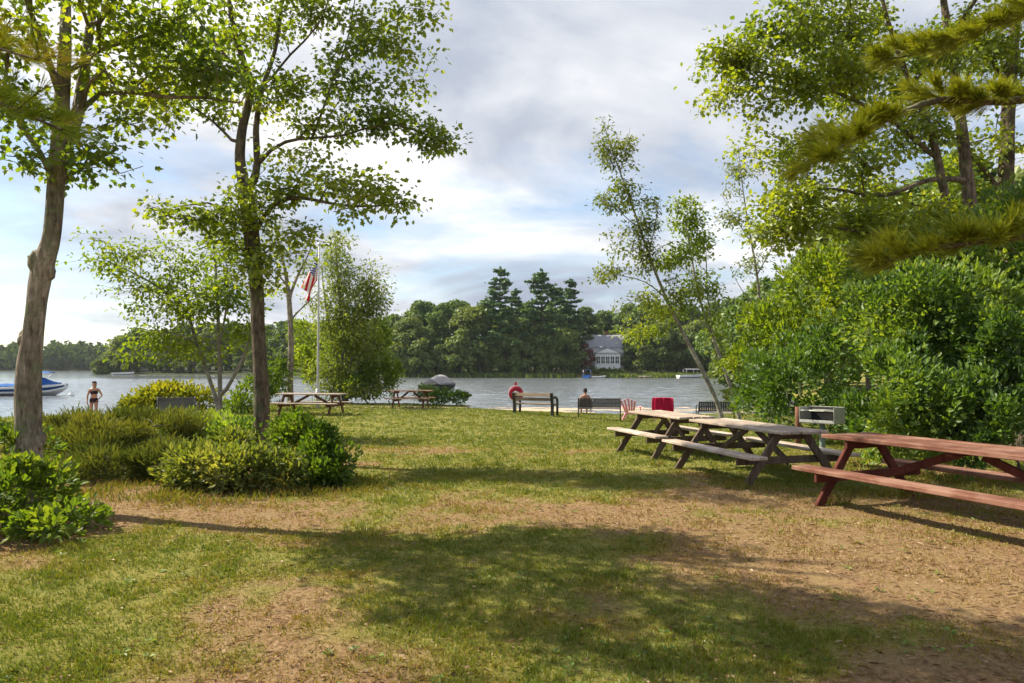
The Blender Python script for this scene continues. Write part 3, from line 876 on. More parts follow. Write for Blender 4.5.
# the young multi-stemmed tree
Y3 = 17.0
tree('young_tree', 'young pale-stemmed tree with several thin leaning stems behind the shrub bed',
     [[(219, 436, Y3, .085), (219, 425, Y3, .07), (220, 395, Y3, .055), (219, 345, Y3, .045), (217, 290, Y3, .034), (214, 245, Y3, .02)],
      [(219, 408, Y3, .05), (208, 375, Y3 + .1, .045), (197, 345, Y3 + .2, .04), (184, 308, Y3 + .3, .034), (150, 282, Y3 + .4, .024), (110, 262, Y3 + .4, .012)],
      [(220, 400, Y3, .05), (233, 378, Y3 - .1, .042), (246, 350, Y3 - .2, .034), (254, 315, Y3 - .2, .02)],
      [(197, 345, Y3, .03), (180, 335, Y3 - .1, .022), (155, 330, Y3 - .2, .014)],
      [(219, 345, Y3, .03), (226, 310, Y3 - .3, .024), (228, 270, Y3 - .4, .014)]],
     [(95, 262, Y3 + .4, 32, 28, .8, 36), (140, 290, Y3 + .4, 45, 28, 1.0, 48), (185, 265, Y3 + .3, 40, 38, 1.0, 58), (130, 245, Y3 + .3, 35, 14, .7, 14), (160, 335, Y3 - .1, 38, 20, .9, 36),
      (215, 300, Y3 - .1, 38, 34, .9, 60), (180, 310, Y3 + .1, 40, 22, .9, 40), (245, 300, Y3 - .1, 18, 26, .7, 20), (240, 330, Y3 - .2, 24, 22, .7, 22), (200, 350, Y3, 34, 14, .8, 20), (225, 245, Y3, 32, 22, .9, 30), (135, 350, Y3 - .1, 20, 9, .5, 9)],
     'oval', M['small_leaf'], M['bark_grey'], per=17, spread=.19, size=.115, step=.3, clear=1.2, sag=.10)

# the grey trunk behind the first picnic table
Y4 = 31.0
tree('dead_topped_tree', 'bare grey tree trunk with thin wispy branches beside the flagpole',
     [[(291, 404, Y4, .158), (290, 385, Y4, .137), (291, 340, Y4, .122), (289, 300, Y4, .108), (285, 270, Y4, .072), (278, 240, Y4, .043), (274, 210, Y4, .022)],
      [(289, 298, Y4, .072), (298, 275, Y4, .054), (308, 255, Y4, .032), (316, 232, Y4, .014)],
      [(290, 320, Y4, .043), (305, 305, Y4, .029), (322, 290, Y4, .014)],
      [(287, 285, Y4, .043), (272, 268, Y4, .029), (258, 255, Y4, .014)]],
     [(300, 262, Y4, 28, 30, 1.2, 42), (275, 240, Y4, 22, 28, 1.0, 28), (315, 300, Y4, 16, 18, .7, 16), (268, 290, Y4, 18, 22, .8, 18)],
     'oval', M['olive_leaf'], M['bark'], per=6, spread=.2, size=.15, step=.4, clear=3.0, tip=.006, wob=.09)

# leaning birches by the lake benches
Y5 = 23.5
tree('birch_tree', 'thin white-barked birch leaning far over toward the water by the benches',
     [[(724, 424, Y5, .094), (718, 405, Y5, .076), (702, 370, Y5, .068), (684, 335, Y5, .061), (666, 298, Y5, .052), (649, 255, Y5, .043), (632, 205, Y5, .032), (615, 158, Y5, .022), (602, 118, Y5, .009)],
      [(666, 298, Y5, .025), (645, 282, Y5 - .2, .018), (618, 275, Y5 - .4, .009)],
      [(649, 255, Y5, .023), (655, 225, Y5 + .1, .016), (660, 195, Y5 + .2, .007)],
      [(640, 230, Y5, .022), (620, 212, Y5, .014), (603, 200, Y5, .007)],
      [(620, 172, Y5, .016), (626, 150, Y5, .012), (630, 128, Y5, .006)]],
     [(606, 145, Y5, 13, 32, .6, 51), (628, 150, Y5, 9, 28, .5, 33), (618, 195, Y5, 20, 34, .9, 78), (645, 215, Y5, 20, 38, .9, 66), (625, 245, Y5, 30, 22, 1.0, 51),
      (612, 274, Y5 - .3, 24, 9, .8, 30), (655, 265, Y5, 24, 22, .9, 39), (640, 310, Y5 - .2, 24, 16, .8, 21), (680, 290, Y5, 20, 24, .8, 30)],
     'oval', M['birch_leaf'], M['bark_birch'], per=11, spread=.15, size=.125, step=.35, clear=3.0, tip=.005, wl=.15, sag=.05, up=.2)
tree('birch_tree', 'short leafy grey birch standing just behind the leaning birch',
     [[(742, 424, Y5 + .6, .086), (736, 405, Y5 + .6, .068), (724, 368, Y5 + .6, .058), (712, 335, Y5 + .6, .050), (700, 300, Y5 + .6, .040), (692, 260, Y5 + .6, .029), (684, 215, Y5 + .6, .013)],
      [(712, 335, Y5 + .6, .029), (700, 320, Y5 + .4, .018), (676, 312, Y5 + .3, .009)],
      [(730, 385, Y5 + .6, .036), (716, 345, Y5 + .9, .029), (708, 300, Y5 + 1.0, .028), (706, 250, Y5 + 1.0, .014)]],
     [(684, 215, Y5 + .6, 19, 26, .9, 66), (700, 240, Y5 + .8, 16, 22, .9, 57), (678, 255, Y5 + .6, 26, 24, 1.0, 72), (698, 285, Y5 + .7, 26, 22, 1.0, 57), (668, 305, Y5 + .4, 38, 24, 1.2, 75), (640, 330, Y5 + .3, 28, 14, 1.0, 30), (712, 320, Y5 + .7, 16, 18, .8, 24)],
     'oval', M['small_leaf'], M['bark_birch'], per=13, spread=.18, size=.135, step=.35, clear=2.6, tip=.005, wl=.2, sag=.08)
Y6 = 25.5
tree('sapling_tree', 'tall airy sapling with very sparse leaves between the birches and the maples',
     [[(772, 424, Y6, .079), (768, 390, Y6, .065), (762, 330, Y6, .054), (757, 275, Y6, .043), (750, 235, Y6, .032), (743, 190, Y6, .022), (738, 145, Y6, .009)],
      [(757, 275, Y6, .025), (768, 255, Y6, .018), (782, 228, Y6, .009)],
      [(750, 240, Y6, .022), (735, 218, Y6, .014), (722, 195, Y6, .007)],
      [(760, 310, Y6, .022), (742, 290, Y6, .014), (730, 268, Y6, .007)]],
     [(740, 170, Y6, 20, 32, .8, 45), (735, 215, Y6, 22, 24, .8, 33), (775, 240, Y6, 24, 28, .9, 42), (750, 270, Y6, 28, 24, .9, 36), (790, 205, Y6, 20, 24, .8, 24), (765, 300, Y6, 26, 18, .9, 24)],
     'oval', M['birch_leaf'], M['bark_grey'], per=11, spread=.20, size=.12, step=.4, clear=4.0, tip=.006, wob=.09)

# the spreading maples over the hedge
Y7 = 13.5
tree('maple_tree', 'wide spreading maple with several dark trunks above the tall hedge',
     [[(990, 455, Y7, .22), (985, 400, Y7, .18), (982, 330, Y7, .165), (978, 260, Y7, .15), (970, 200, Y7, .125), (964, 150, Y7, .105), (957, 90, Y7, .09), (948, 30, Y7, .07), (938, -40, Y7, .045), (930, -120, Y7, .02)],
      [(980, 290, Y7, .10), (955, 245, Y7 - .2, .09), (945, 195, Y7 - .3, .08), (930, 130, Y7 - .4, .065), (905, 70, Y7 - .5, .05), (885, 10, Y7 - .6, .035), (870, -60, Y7 - .6, .02)],
      [(967, 180, Y7, .06), (930, 180, Y7 - .4, .045), (885, 195, Y7 - .7, .034), (840, 190, Y7 - .9, .024), (795, 185, Y7 - 1, .012)],
      [(938, 160, Y7 - .3, .05), (890, 120, Y7 - .6, .04), (830, 90, Y7 - .8, .03), (770, 75, Y7 - 1, .022), (715, 60, Y7 - 1.1, .011)],
      [(905, 70, Y7 - .5, .04), (860, 40, Y7 - .7, .032), (800, 25, Y7 - .9, .024), (740, 22, Y7 - 1, .012)],
      [(980, 275, Y7, .05), (930, 245, Y7 - .6, .04), (880, 235, Y7 - .9, .03), (820, 225, Y7 - 1.1, .018), (770, 215, Y7 - 1.2, .010)],
      [(950, 40, Y7, .05), (990, -20, Y7, .035), (1040, -60, Y7, .02)],
      [(962, 130, Y7, .04), (920, 60, Y7 + .6, .034), (870, 10, Y7 + 1.0, .024)]],
     [(735, 55, Y7 - 1.1, 40, 28, .9, 60), (790, 35, Y7 - 1, 50, 32, 1.1, 80), (780, 92, Y7 - 1, 48, 24, 1.0, 67), (850, 75, Y7 - .8, 50, 35, 1.3, 82), (850, 10, Y7 - .7, 60, 36, 1.4, 82),
      (800, 150, Y7 - 1, 40, 20, .9, 32), (860, 160, Y7 - .8, 45, 30, 1.1, 50), (790, 195, Y7 - 1.1, 40, 18, .9, 50), (800, 225, Y7 - 1.1, 45, 16, .9, 50), (860, 220, Y7 - .9, 50, 20, 1.0, 65),
      (920, 215, Y7 - .6, 50, 25, 1.1, 75), (925, 60, Y7 - .3, 50, 45, 1.5, 75), (910, 130, Y7 - .3, 45, 35, 1.3, 47), (1000, 20, Y7, 60, 45, 1.6, 75), (920, -60, Y7, 100, 45, 2.0, 100),
      (800, -45, Y7 - .8, 60, 30, 1.2, 50), (1040, -70, Y7, 60, 40, 1.5, 37), (880, 120, Y7 + .5, 60, 45, 1.2, 60), (830, 60, Y7 + .4, 60, 45, 1.2, 60), (960, 60, Y7 + .9, 60, 50, 1.2, 50), (770, 150, Y7 - .6, 40, 30, .9, 34), (760, 235, Y7 - .8, 34, 22, .8, 30), (720, 95, Y7 - 1.1, 30, 22, .8, 24), (850, 190, Y7 + .3, 60, 30, 1.0, 50), (980, 130, Y7 + .8, 40, 50, 1.0, 27), (980, 235, Y7 - .2, 45, 25, 1.0, 50)],
     'maple', M['maple'], M['bark_dark'], per=20, spread=.16, size=.092, step=.3, clear=2.4, sag=.10, detail=.08)
Y8 = 14.6
tree('maple_tree', 'straight dark-trunked maple partly behind the pine bough near the hedge',
     [[(1022, 455, Y8, .24), (1018, 400, Y8, .20), (1014, 320, Y8, .18), (1008, 250, Y8, .165), (1006, 180, Y8, .15), (1008, 120, Y8, .13), (1012, 60, Y8, .11), (1018, 0, Y8, .09), (1025, -80, Y8, .06), (1030, -170, Y8, .03)],
      [(1007, 200, Y8, .06), (980, 165, Y8, .045), (950, 135, Y8, .03), (925, 110, Y8, .014)],
      [(1008, 220, Y8, .06), (1040, 180, Y8, .05), (1085, 150, Y8, .03)],
      [(1010, 90, Y8, .05), (985, 50, Y8, .035), (965, 10, Y8, .02)]],
     [(1080, 140, Y8, 60, 50, 1.6, 62), (985, 60, Y8, 45, 40, 1.4, 57), (1040, 60, Y8, 50, 50, 1.5, 57), (1020, -60, Y8, 90, 50, 2.0, 87), (940, 180, Y8 + .4, 45, 40, 1.2, 50), (1000, 200, Y8 - .4, 40, 30, 1.0, 50), (1060, 230, Y8, 60, 30, 1.2, 37)],
     'maple', M['maple_dark'], M['bark_dark'], per=20, spread=.16, size=.092, step=.3, clear=2.6, sag=.1, detail=.08)


# ------------------------------------------------------------------ shrubs
def shrub(name, label, blobs, tpl, size, mat, stems=10, bark='bark_far', cat='shrub', group=None, lob=13, width=1.0, updir=.5, shell=.55, sub=.42, stem_r=.012, tone=1.2):
    """blobs: (px, py, Y, rx_px, ry_px, rdepth, leaves)"""
    P, D, N, S, T, Q = [], [], [], [], [], []
    cs = np.array([W(b[0], b[1], b[2]) for b in blobs])
    base = cs.mean(0)
    base[2] = gz(base[0], base[1])
    for b, c in zip(blobs, cs):
        rad = np.array([b[3] * b[2] / FPX, b[5], b[4] * b[2] / FPX])
        v = unit(rng.normal(size=(lob, 3)) + np.array([0, 0, .25]))
        lc = c + v * rad * (1 - sub * .72) * rng.uniform(.60, 1.14, (lob, 1))
        lr = rad * sub * rng.uniform(.45, 1.30, (lob, 1))
        lr = np.maximum(lr, lr.max(1, keepdims=True) * .55)
        T.append(lc)
        n = b[6]
        k = rng.integers(0, lob, n)
        Q.append(rng.normal(0, .16, lob)[k])
        d = unit(rng.normal(size=(n, 3)) + np.array([0, 0, .2]))
        r = shell + (1 - shell) * rng.random((n, 1)) ** .6
        r = r * (1 + .12 * rng.normal(size=(n, 1)))
        r = np.where(rng.random((n, 1)) < .16, r * rng.uniform(1.1, 1.6, (n, 1)), r)     # stray shoots
        p = lc[k] + d * lr[k] * r
        out = unit((p - c) / rad)
        P.append(p)
        D.append(unit(out * .7 + d * .5 + rng.normal(0, .5, (n, 3)) + np.array([0, 0, updir])))
        N.append(unit(out * .7 + np.array([0, 0, .6]) + rng.normal(0, .6, (n, 3))))
        S.append(size * rng.uniform(.45, 1.4, n))
    P, D, N, S, T, Q = [np.concatenate(a) for a in (P, D, N, S, T, Q)]
    ok = P[:, 2] > gz(P[:, 0], P[:, 1]) + .01
    P, D, N, S, Q = P[ok], D[ok], N[ok], S[ok], Q[ok]
    o = empty(name, base, 0, label, cat, group)
    sk = Skel()
    sk.add(base + np.array([0, 0, -.08]), -1, stem_r * 2.2)
    sk.add(base + np.array([0, 0, .04]), 0, stem_r * 2)
    T = T[T[:, 2] > gz(T[:, 0], T[:, 1]) + .05]
    T = T[rng.permutation(len(T))[:max(stems, 4)]]
    sk.grow(T, .18, .15, 0, .2, .05)
    sk.radii(stem_r * .4)
    V, F = sk.tubes()
    np_mesh('stem', V, F, np.full(len(F), 4), M[bark], o, smooth_shade=True, loc=base)
    leaf_mesh('foliage', P, D, N, S, tpl, mat, o, np.clip(clump_rnd(P, tone, .5, 4) + Q, 0, 1), loc=base, width=width)
    return o


# planting bed on the near lake side
shrub('rhododendron_shrub', 'leafy fresh green shrub at the foot of the burled maple',
      [(14, 500, 7.0, 50, 44, .75, 2100), (60, 525, 6.6, 34, 26, .5, 900), (-40, 500, 6.8, 50, 50, .8, 1200), (5, 455, 7.8, 30, 34, .6, 800)],
      'oval', .076, M['fresh_leaf'], 26, width=1.0, updir=.35)
shrub('juniper_shrub', 'broad feathery olive juniper sprawling over the lake side of the bed',
      [(90, 452, 11.0, 60, 32, .9, 8200), (150, 440, 12.0, 60, 34, 1.0, 8600), (60, 440, 11.5, 45, 26, .7, 4200), (190, 445, 12.6, 42, 26, .8, 4000), (110, 470, 9.9, 46, 20, .6, 3400), (160, 466, 10.2, 36, 22, .6, 3200)],
      'frond', .115, M['juniper'], 60, lob=26, width=.6, updir=.55, sub=.30, stem_r=.016)
shrub('variegated_shrub', 'low pale yellow variegated shrub on the lawn edge of the bed',
      [(212, 466, 9.4, 40, 26, .55, 3000), (250, 470, 9.2, 40, 24, .5, 2700), (188, 474, 9.3, 26, 20, .4, 1100), (285, 474, 9.2, 26, 19, .4, 1200), (236, 448, 10.2, 30, 20, .5, 1000)],
      'oval', .080, M['variegated_leaf'], 34, lob=18, width=.85)
shrub('rounded_shrub', 'rounded fresh green shrub beside the forked maple trunk',
      [(300, 438, 10.4, 28, 28, .5, 2000), (326, 456, 9.9, 30, 30, .5, 2200), (340, 468, 9.6, 20, 20, .35, 900), (312, 474, 9.4, 26, 17, .35, 1000)],
      'oval', .080, M['fresh_leaf'], 28, width=.9, updir=.35)
shrub('understory_shrub', 'shaded mixed shrub between the young stems and the forked maple',
      [(208, 434, 12.6, 26, 20, .6, 1000), (236, 438, 12.0, 24, 20, .5, 900), (190, 428, 13.2, 26, 16, .6, 800)],
      'oval', .095, M['shrub_leaf'], 16)
shrub('golden_shrub', 'golden yellow spreading shrub behind the juniper near the water',
      [(170, 396, 21.0, 34, 12, .9, 2600), (150, 404, 20.5, 24, 12, .7, 1500), (196, 402, 21.0, 22, 14, .8, 1300), (132, 410, 20, 16, 9, .6, 700)],
      'oval', .11, M['yellow_shrub_leaf'], 26, lob=18)
shrub('bank_shrub', 'leafy bank shrub growing behind the young pale tree',
      [(235, 400, 26, 20, 18, .8, 1000), (262, 390, 28, 18, 22, 1.0, 1200), (275, 380, 30, 16, 26, 1.0, 1200)],
      'oval', .14, M['green_shrub_leaf'], 18)
shrub('bank_shrub', 'tall yellow-green bank shrub between the dead-topped trunk and flagpole',
      [(303, 368, 35, 15, 28, 1.0, 1600), (330, 350, 36, 20, 40, 1.2, 2000), (306, 335, 37, 20, 22, 1.0, 900)],
      'oval', .16, M['small_leaf'], 20)

# willow thicket beyond the flagpole
Yw = 34.0
o, _ = tree('willow_tree', 'upright willowy tree with fine olive leaves right beside the flagpole',
            [[(345, 402, Yw, .16), (344, 380, Yw, .13), (343, 340, Yw, .11), (340, 300, Yw, .08), (337, 265, Yw, .05), (335, 235, Yw, .02)],
             [(344, 385, Yw, .09), (356, 345, Yw, .07), (364, 310, Yw, .05), (372, 275, Yw, .02)],
             [(344, 380, Yw, .08), (332, 340, Yw, .06), (325, 300, Yw, .04), (322, 270, Yw, .02)]],
            [(338, 262, Yw, 18, 34, 1.0, 90), (362, 285, Yw, 26, 36, 1.2, 150), (335, 310, Yw, 28, 40, 1.4, 190), (362, 340, Yw, 32, 42, 1.6, 240), (340, 372, Yw, 30, 30, 1.5, 190), (378, 300, Yw, 14, 24, .8, 50), (365, 385, Yw, 28, 14, 1.4, 110)],
            'oval', M['olive_leaf'], M['bark_grey'], per=14, spread=.30, size=.19, step=.4, clear=.4, tip=.006, sag=0, up=.3, width=.7)
shrub('bank_shrub', 'dense bright green shrub at the end of the willow thicket',
      [(382, 350, 35, 16, 32, 1.2, 1900), (392, 372, 34.5, 12, 22, 1.0, 1100), (372, 378, 34, 18, 20, 1.0, 1300), (355, 384, 33.5, 20, 14, 1.0, 900)],
      'oval', .15, M['fresh_leaf'], 20)
shrub('beach_shrub', 'low dark shrub on the sand beside the small brown picnic table',
      [(440, 397, 32.0, 22, 7, .6, 1100), (458, 398, 31.6, 12, 6, .5, 600), (425, 392, 33, 14, 6, .6, 600)],
      'oval', .12, M['dark_shrub_leaf'], 14)

# tall hedge on the right
shrub('tall_hedge_shrub', 'tall leafy hedge shrub with bright sunlit leaves behind the red picnic table',
      [(892, 400, 10.4, 44, 66, .8, 6200), (920, 330, 11.0, 60, 66, 1.1, 7000), (975, 335, 10.6, 50, 70, 1.0, 5200), (885, 320, 11.2, 40, 46, .9, 3600), (930, 420, 10.0, 40, 46, .7, 3600), (925, 268, 11.6, 42, 36, .9, 2600), (870, 285, 12.0, 30, 34, .8, 1500), (985, 262, 11.4, 40, 50, .9, 2600)],
      'oval', .084, M['shrub_leaf'], 60, lob=30, sub=.30)
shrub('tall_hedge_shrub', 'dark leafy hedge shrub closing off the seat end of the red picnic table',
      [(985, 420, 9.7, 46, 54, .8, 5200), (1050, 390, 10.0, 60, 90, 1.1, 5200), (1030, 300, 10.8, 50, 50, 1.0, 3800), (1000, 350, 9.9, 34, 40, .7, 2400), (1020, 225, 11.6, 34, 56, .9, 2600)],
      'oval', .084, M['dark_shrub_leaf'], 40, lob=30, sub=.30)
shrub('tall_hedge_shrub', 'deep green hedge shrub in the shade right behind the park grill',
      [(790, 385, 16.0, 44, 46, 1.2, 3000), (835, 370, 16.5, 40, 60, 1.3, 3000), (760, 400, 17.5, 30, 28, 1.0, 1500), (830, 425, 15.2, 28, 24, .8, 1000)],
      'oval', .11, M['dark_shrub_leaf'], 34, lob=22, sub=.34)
shrub('tall_hedge_shrub', 'yellow-green tall bush standing behind the grill and under the maple branches',
      [(815, 300, 18.0, 42, 46, 1.4, 3300), (775, 335, 19.0, 40, 36, 1.3, 2400), (850, 290, 17.0, 30, 40, 1.2, 1700), (745, 365, 20, 24, 26, 1.0, 1000)],
      'oval', .13, M['small_leaf'], 34, lob=20, sub=.36)
shrub('trackside_shrub', 'small twiggy shrub around the feet of the birches',
      [(745, 398, 22.0, 20, 18, .8, 700), (770, 402, 21.5, 18, 16, .7, 600)],
      'oval', .11, M['birch_leaf'], 16)
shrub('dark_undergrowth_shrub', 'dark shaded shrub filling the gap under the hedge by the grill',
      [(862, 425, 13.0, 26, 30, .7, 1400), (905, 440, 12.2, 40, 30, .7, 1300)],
      'oval', .10, M['dark_shrub_leaf'], 14)


# ------------------------------------------------------------------ pines whose boughs reach into view
def pine(name, label, trunk, boughs, mat, whorls=()):
    sk = Skel()
    sk.limb(np.array(trunk, float), .2)
    root = sk.p[0].copy()
    o = empty(name, root, 0, label, 'tree')
    P, D, N, S, R_ = [], [], [], [], []
    for bi, (pts, wid, dens, rn) in enumerate(boughs):
        b = np.array(pts, float)
        sk.limb(b, .06)
        c = catmull(b, .035)[:, :3]
        L = len(c)
        tan = unit(np.gradient(c, axis=0))
        side_ = 1
        for k in range(int(L * .10), L):
            if rng.random() < .25:
                continue
            side_ = -side_ if rng.random() < .8 else side_
            for rep in range(2):
                # side twig leaving the bough, sweeping forward
                lat = unit(np.cross(tan[k], [0, 0, 1]))
                d = unit(tan[k] * rng.uniform(.7, 1.3) + lat * side_ * (1 if rep == 0 else -1) * rng.uniform(.15, .95) + np.array([0, 0, rng.uniform(-.15, .75)]))
                ln = wid * rng.uniform(.35, 1.25) * (1 - .25 * k / L)
                tips = c[k] + np.outer(np.linspace(.30, 1, 7), d * ln)
                j0 = sk.add(c[k], int(np.argmin(np.linalg.norm(np.array(sk.p) - c[k], axis=1))))
                sk.add(tips[-1], j0)
                tw = rn + rng.normal(0, .10)
                for tpt in tips:
                    n = max(2, int(dens * rng.uniform(.4, 1.1)))
                    dd = unit(d * rng.uniform(.7, 1.3, (n, 1)) + rng.normal(0, .36, (n, 3)) + np.array([0, 0, .12]))
                    P.append(np.tile(tpt, (n, 1)) + rng.normal(0, .004, (n, 3))); D.append(dd)
                    N.append(rng.normal(size=(n, 3)))
                    S.append(rng.uniform(.045, .085, n))
                    R_.append(np.clip(tw + rng.normal(0, .16, n), 0, 1))
    ax = np.array(trunk, float)
    for (z0, z1, r0, r1, nb) in whorls:
        for i in range(nb):
            f = (i + rng.random()) / nb
            z, L = z0 + (z1 - z0) * f, (r0 + (r1 - r0) * f) * rng.uniform(.7, 1.15)
            th = rng.uniform(0, 2 * np.pi)
            b0 = np.array([np.interp(z, ax[:, 2], ax[:, 0]), np.interp(z, ax[:, 2], ax[:, 1]), z])
            d = np.array([math.cos(th), math.sin(th), .18])
            pts = np.array([np.append(b0 + d * L * u + np.array([0, 0, -.25 * u * u * L]), .03 * (1 - u) + .004) for u in (0, .35, .7, 1)])
            sk.limb(pts, .3)
            n = int(360 * L)
            u = .25 + .8 * rng.random(n) ** .7
            p_ = b0 + np.outer(u * L, d) + rng.normal(0, 1, (n, 3)) * np.array([.26, .26, .10]) * (.4 + L * .3)
            P.append(p_); D.append(d + rng.normal(0, .7, (n, 3)) + np.array([0, 0, .3])); N.append(rng.normal(size=(n, 3)))
            S.append(rng.uniform(.14, .26, n)); R_.append(rng.random(n) * .7)
    sk.radii(.002)
    V, F = sk.tubes()
    np_mesh('trunk', V, F, np.full(len(F), 4), M['bark_dark'], o, smooth_shade=True, loc=root)
    P, D, N, S, R_ = [np.concatenate(a) for a in (P, D, N, S, R_)]
    leaf_mesh('crown', P, D, N, S, 'needle', mat, o, R_, loc=root, width=.85)
    return o


def wl(*rows):
    return [np.append(W(a, b_, Y), r) for (a, b_, Y, r) in rows]


pine('pine_tree', 'pine tree reaching yellow-green needle boughs in front of the maples',
     [(3.55, 2.75, -.05, .16), (3.5, 2.7, 1.5, .145), (3.45, 2.72, 3.0, .125), (3.45, 2.75, 5.0, .09), (3.45, 2.75, 7.0, .04)],
     [(wl((1340, 20, 2.72, .03), (1150, 70, 2.6, .022), (1020, 100, 2.5, .015), (940, 100, 2.42, .012), (890, 118, 2.36, .010), (850, 140, 2.3, .008), (822, 160, 2.25, .004)), .15, 44, .55),
      (wl((1340, -80, 2.75, .03), (1150, -35, 2.8, .02), (1040, 8, 2.85, .014), (980, 30, 2.9, .010), (925, 52, 2.95, .006), (880, 60, 3.0, .003)), .14, 36, .55),
      (wl((1330, 190, 2.6, .02), (1150, 215, 2.35, .014), (1030, 236, 2.2, .009), (950, 246, 2.1, .006), (885, 262, 2.05, .003)), .13, 22, .5)],
     M['pine_needle'])
pine('pine_tree', 'pine tree whose dim hanging sprays cross the burled maple trunk',
     [(-5.5, 3.4, -.05, .19), (-5.5, 3.4, 1.5, .17), (-5.5, 3.42, 4.0, .15), (-5.45, 3.45, 6.5, .10), (-5.45, 3.5, 8.9, .03)],
     [(wl((-600, 10, 3.4, .035), (-140, 60, 3.6, .02), (-80, 85, 3.0, .012), (-10, 100, 2.7, .008), (62, 130, 2.6, .004)), .22, 12, .45),
      (wl((-600, -60, 3.4, .035), (-150, -30, 3.4, .018), (-80, 10, 2.9, .01), (-10, 45, 2.6, .006), (40, 60, 2.5, .003)), .20, 8, .75)],
     M['pine_needle_dim'], whorls=[(4.9, 6.8, 1.7, 2.1, 30), (6.8, 8.8, 2.0, .6, 28)])


# ------------------------------------------------------------------ far shore trees
def far_decid(h, wd, n_lobes, mat, per=170, size=.62, trunk_h=.22):
    P, D, N, S = [], [], [], []
    for i in range(n_lobes):
        zf = rng.uniform(trunk_h * .7, 1.0) if i else .95
        prof = math.sin(math.pi * min(.97, max(.12, (zf - trunk_h * .5) / (1.04 - trunk_h * .5)) ** .85)) ** .6
        a, rr = rng.uniform(0, 6.28), wd * .5 * prof * rng.uniform(.35, .85)
        c = np.array([math.cos(a) * rr, math.sin(a) * rr, zf * h * .93])
        lr = rng.uniform(.10, .19) * wd * np.array([1, 1, .72])
        d = unit(rng.normal(size=(per, 3)) + np.array([0, 0, .35]))
        p = c + d * lr * rng.uniform(.65, 1.15, (per, 1))
        P.append(p); D.append(rng.normal(size=(per, 3)))
        N.append(d + np.array([0, 0, .5]) + rng.normal(0, .5, (per, 3)))
        S.append(size * rng.uniform(.55, 1.3, per))
    return [np.concatenate(a) for a in (P, D, N, S)] + [mat, 'clump']


def far_pine(h, wd, mat, bare=.25):
    P, D, N, S = [], [], [], []
    z = h * bare
    while z < h * .985:
        f = (z / h - bare) / (1 - bare)
        rad = wd * .5 * (1 - f) ** .7 * rng.uniform(.52, 1.2) + .5
        for k in range(rng.integers(4, 7)):
            a = rng.uniform(0, 6.28)
            L = rad * rng.uniform(.55, 1.12)
            n = int(24 + L * 28)
            u = rng.random(n) ** .8
            d = np.array([math.cos(a), math.sin(a), 0])
            p = np.outer(u * L, d) + np.array([0, 0, z]) + np.outer(u ** 2 * L * rng.uniform(.02, .25), [0, 0, 1])
            p += rng.normal(0, 1, (n, 3)) * np.array([.36, .36, .18]) * (0.5 + .5 * u[:, None])
            P.append(p); D.append(d * 1.0 + rng.normal(0, .6, (n, 3)))
            N.append(np.array([0, 0, 1]) + rng.normal(0, .5, (n, 3)))
            S.append(rng.uniform(.3, .75, n))
        z += h * rng.uniform(.026, .058)
    P.append(np.array([[0, 0, h]] * 6) + rng.normal(0, .15, (6, 3))); D.append(np.tile([0, 0, 1.], (6, 1)) + rng.normal(0, .3, (6, 3))); N.append(rng.normal(size=(6, 3))); S.append(np.full(6, .6))
    return [np.concatenate(a) for a in (P, D, N, S)] + [mat, 'clump']


def far_proto(spec, h, lean=0.0):
    P, D, N, S, mat, tpl = spec
    o = empty('far_tree_source')
    sk = Skel()
    sk.limb(np.array([(0, 0, -1.5, .34), (.1, 0, h * .3, .27), (lean, .1, h * .6, .18), (0, 0, h * .95, .05)]), 1.0)
    sk.radii(.03)
    V, F = sk.tubes()
    np_mesh('trunk', V, F, np.full(len(F), 4), M['bark_far'], o, smooth_shade=True)
    leaf_mesh('crown', P, D, N, S, tpl, mat, o, clump_rnd(P, .35, .55, 6))
    return o


protos = {
    'broad': far_proto(far_decid(17, 14, 46, M['far_leaf']), 17),
    'round': far_proto(far_decid(14, 13, 40, M['far_leaf_light']), 14),
    'tall': far_proto(far_decid(20, 11, 48, M['far_leaf']), 20),
    'bushy': far_proto(far_decid(8, 9, 24, M['far_leaf_light'], trunk_h=.06), 8),
    'pine': far_proto(far_pine(24, 12.5, M['far_pine'], .22), 24),
    'pine2': far_proto(far_pine(21, 12.0, M['far_pine'], .35), 21, .3),
    'red': far_proto(far_decid(7, 5, 16, M['red_leaf'], per=60, size=.5, trunk_h=.2), 7),
}
used = set()


def far_tree(kind, name, label, px, Y, scale, group=None, rz=None, base=None):
    src = protos[kind]
    x = (px - CX) / FPX * Y
    if kind in used:
        o = src.copy()
        COL.objects.link(o)
        for ch in src.children:
            c = ch.copy()
            COL.objects.link(c)
            c.parent = o
            c.name = ch.name.split('.')[0]
    else:
        used.add(kind)
        o = src
    o.name = name
    o.location = (x, Y, float(gz(x, Y)))
    o.rotation_euler = (0, 0, rng.uniform(0, 6.28) if rz is None else rz)
    s = scale * rng.uniform(.95, 1.05)
    o.scale = (s * rng.uniform(.92, 1.08), s * rng.uniform(.92, 1.08), s)
    for k in ('group',):
        if k in o: del o[k]
    return tag(o, label, 'tree', group)


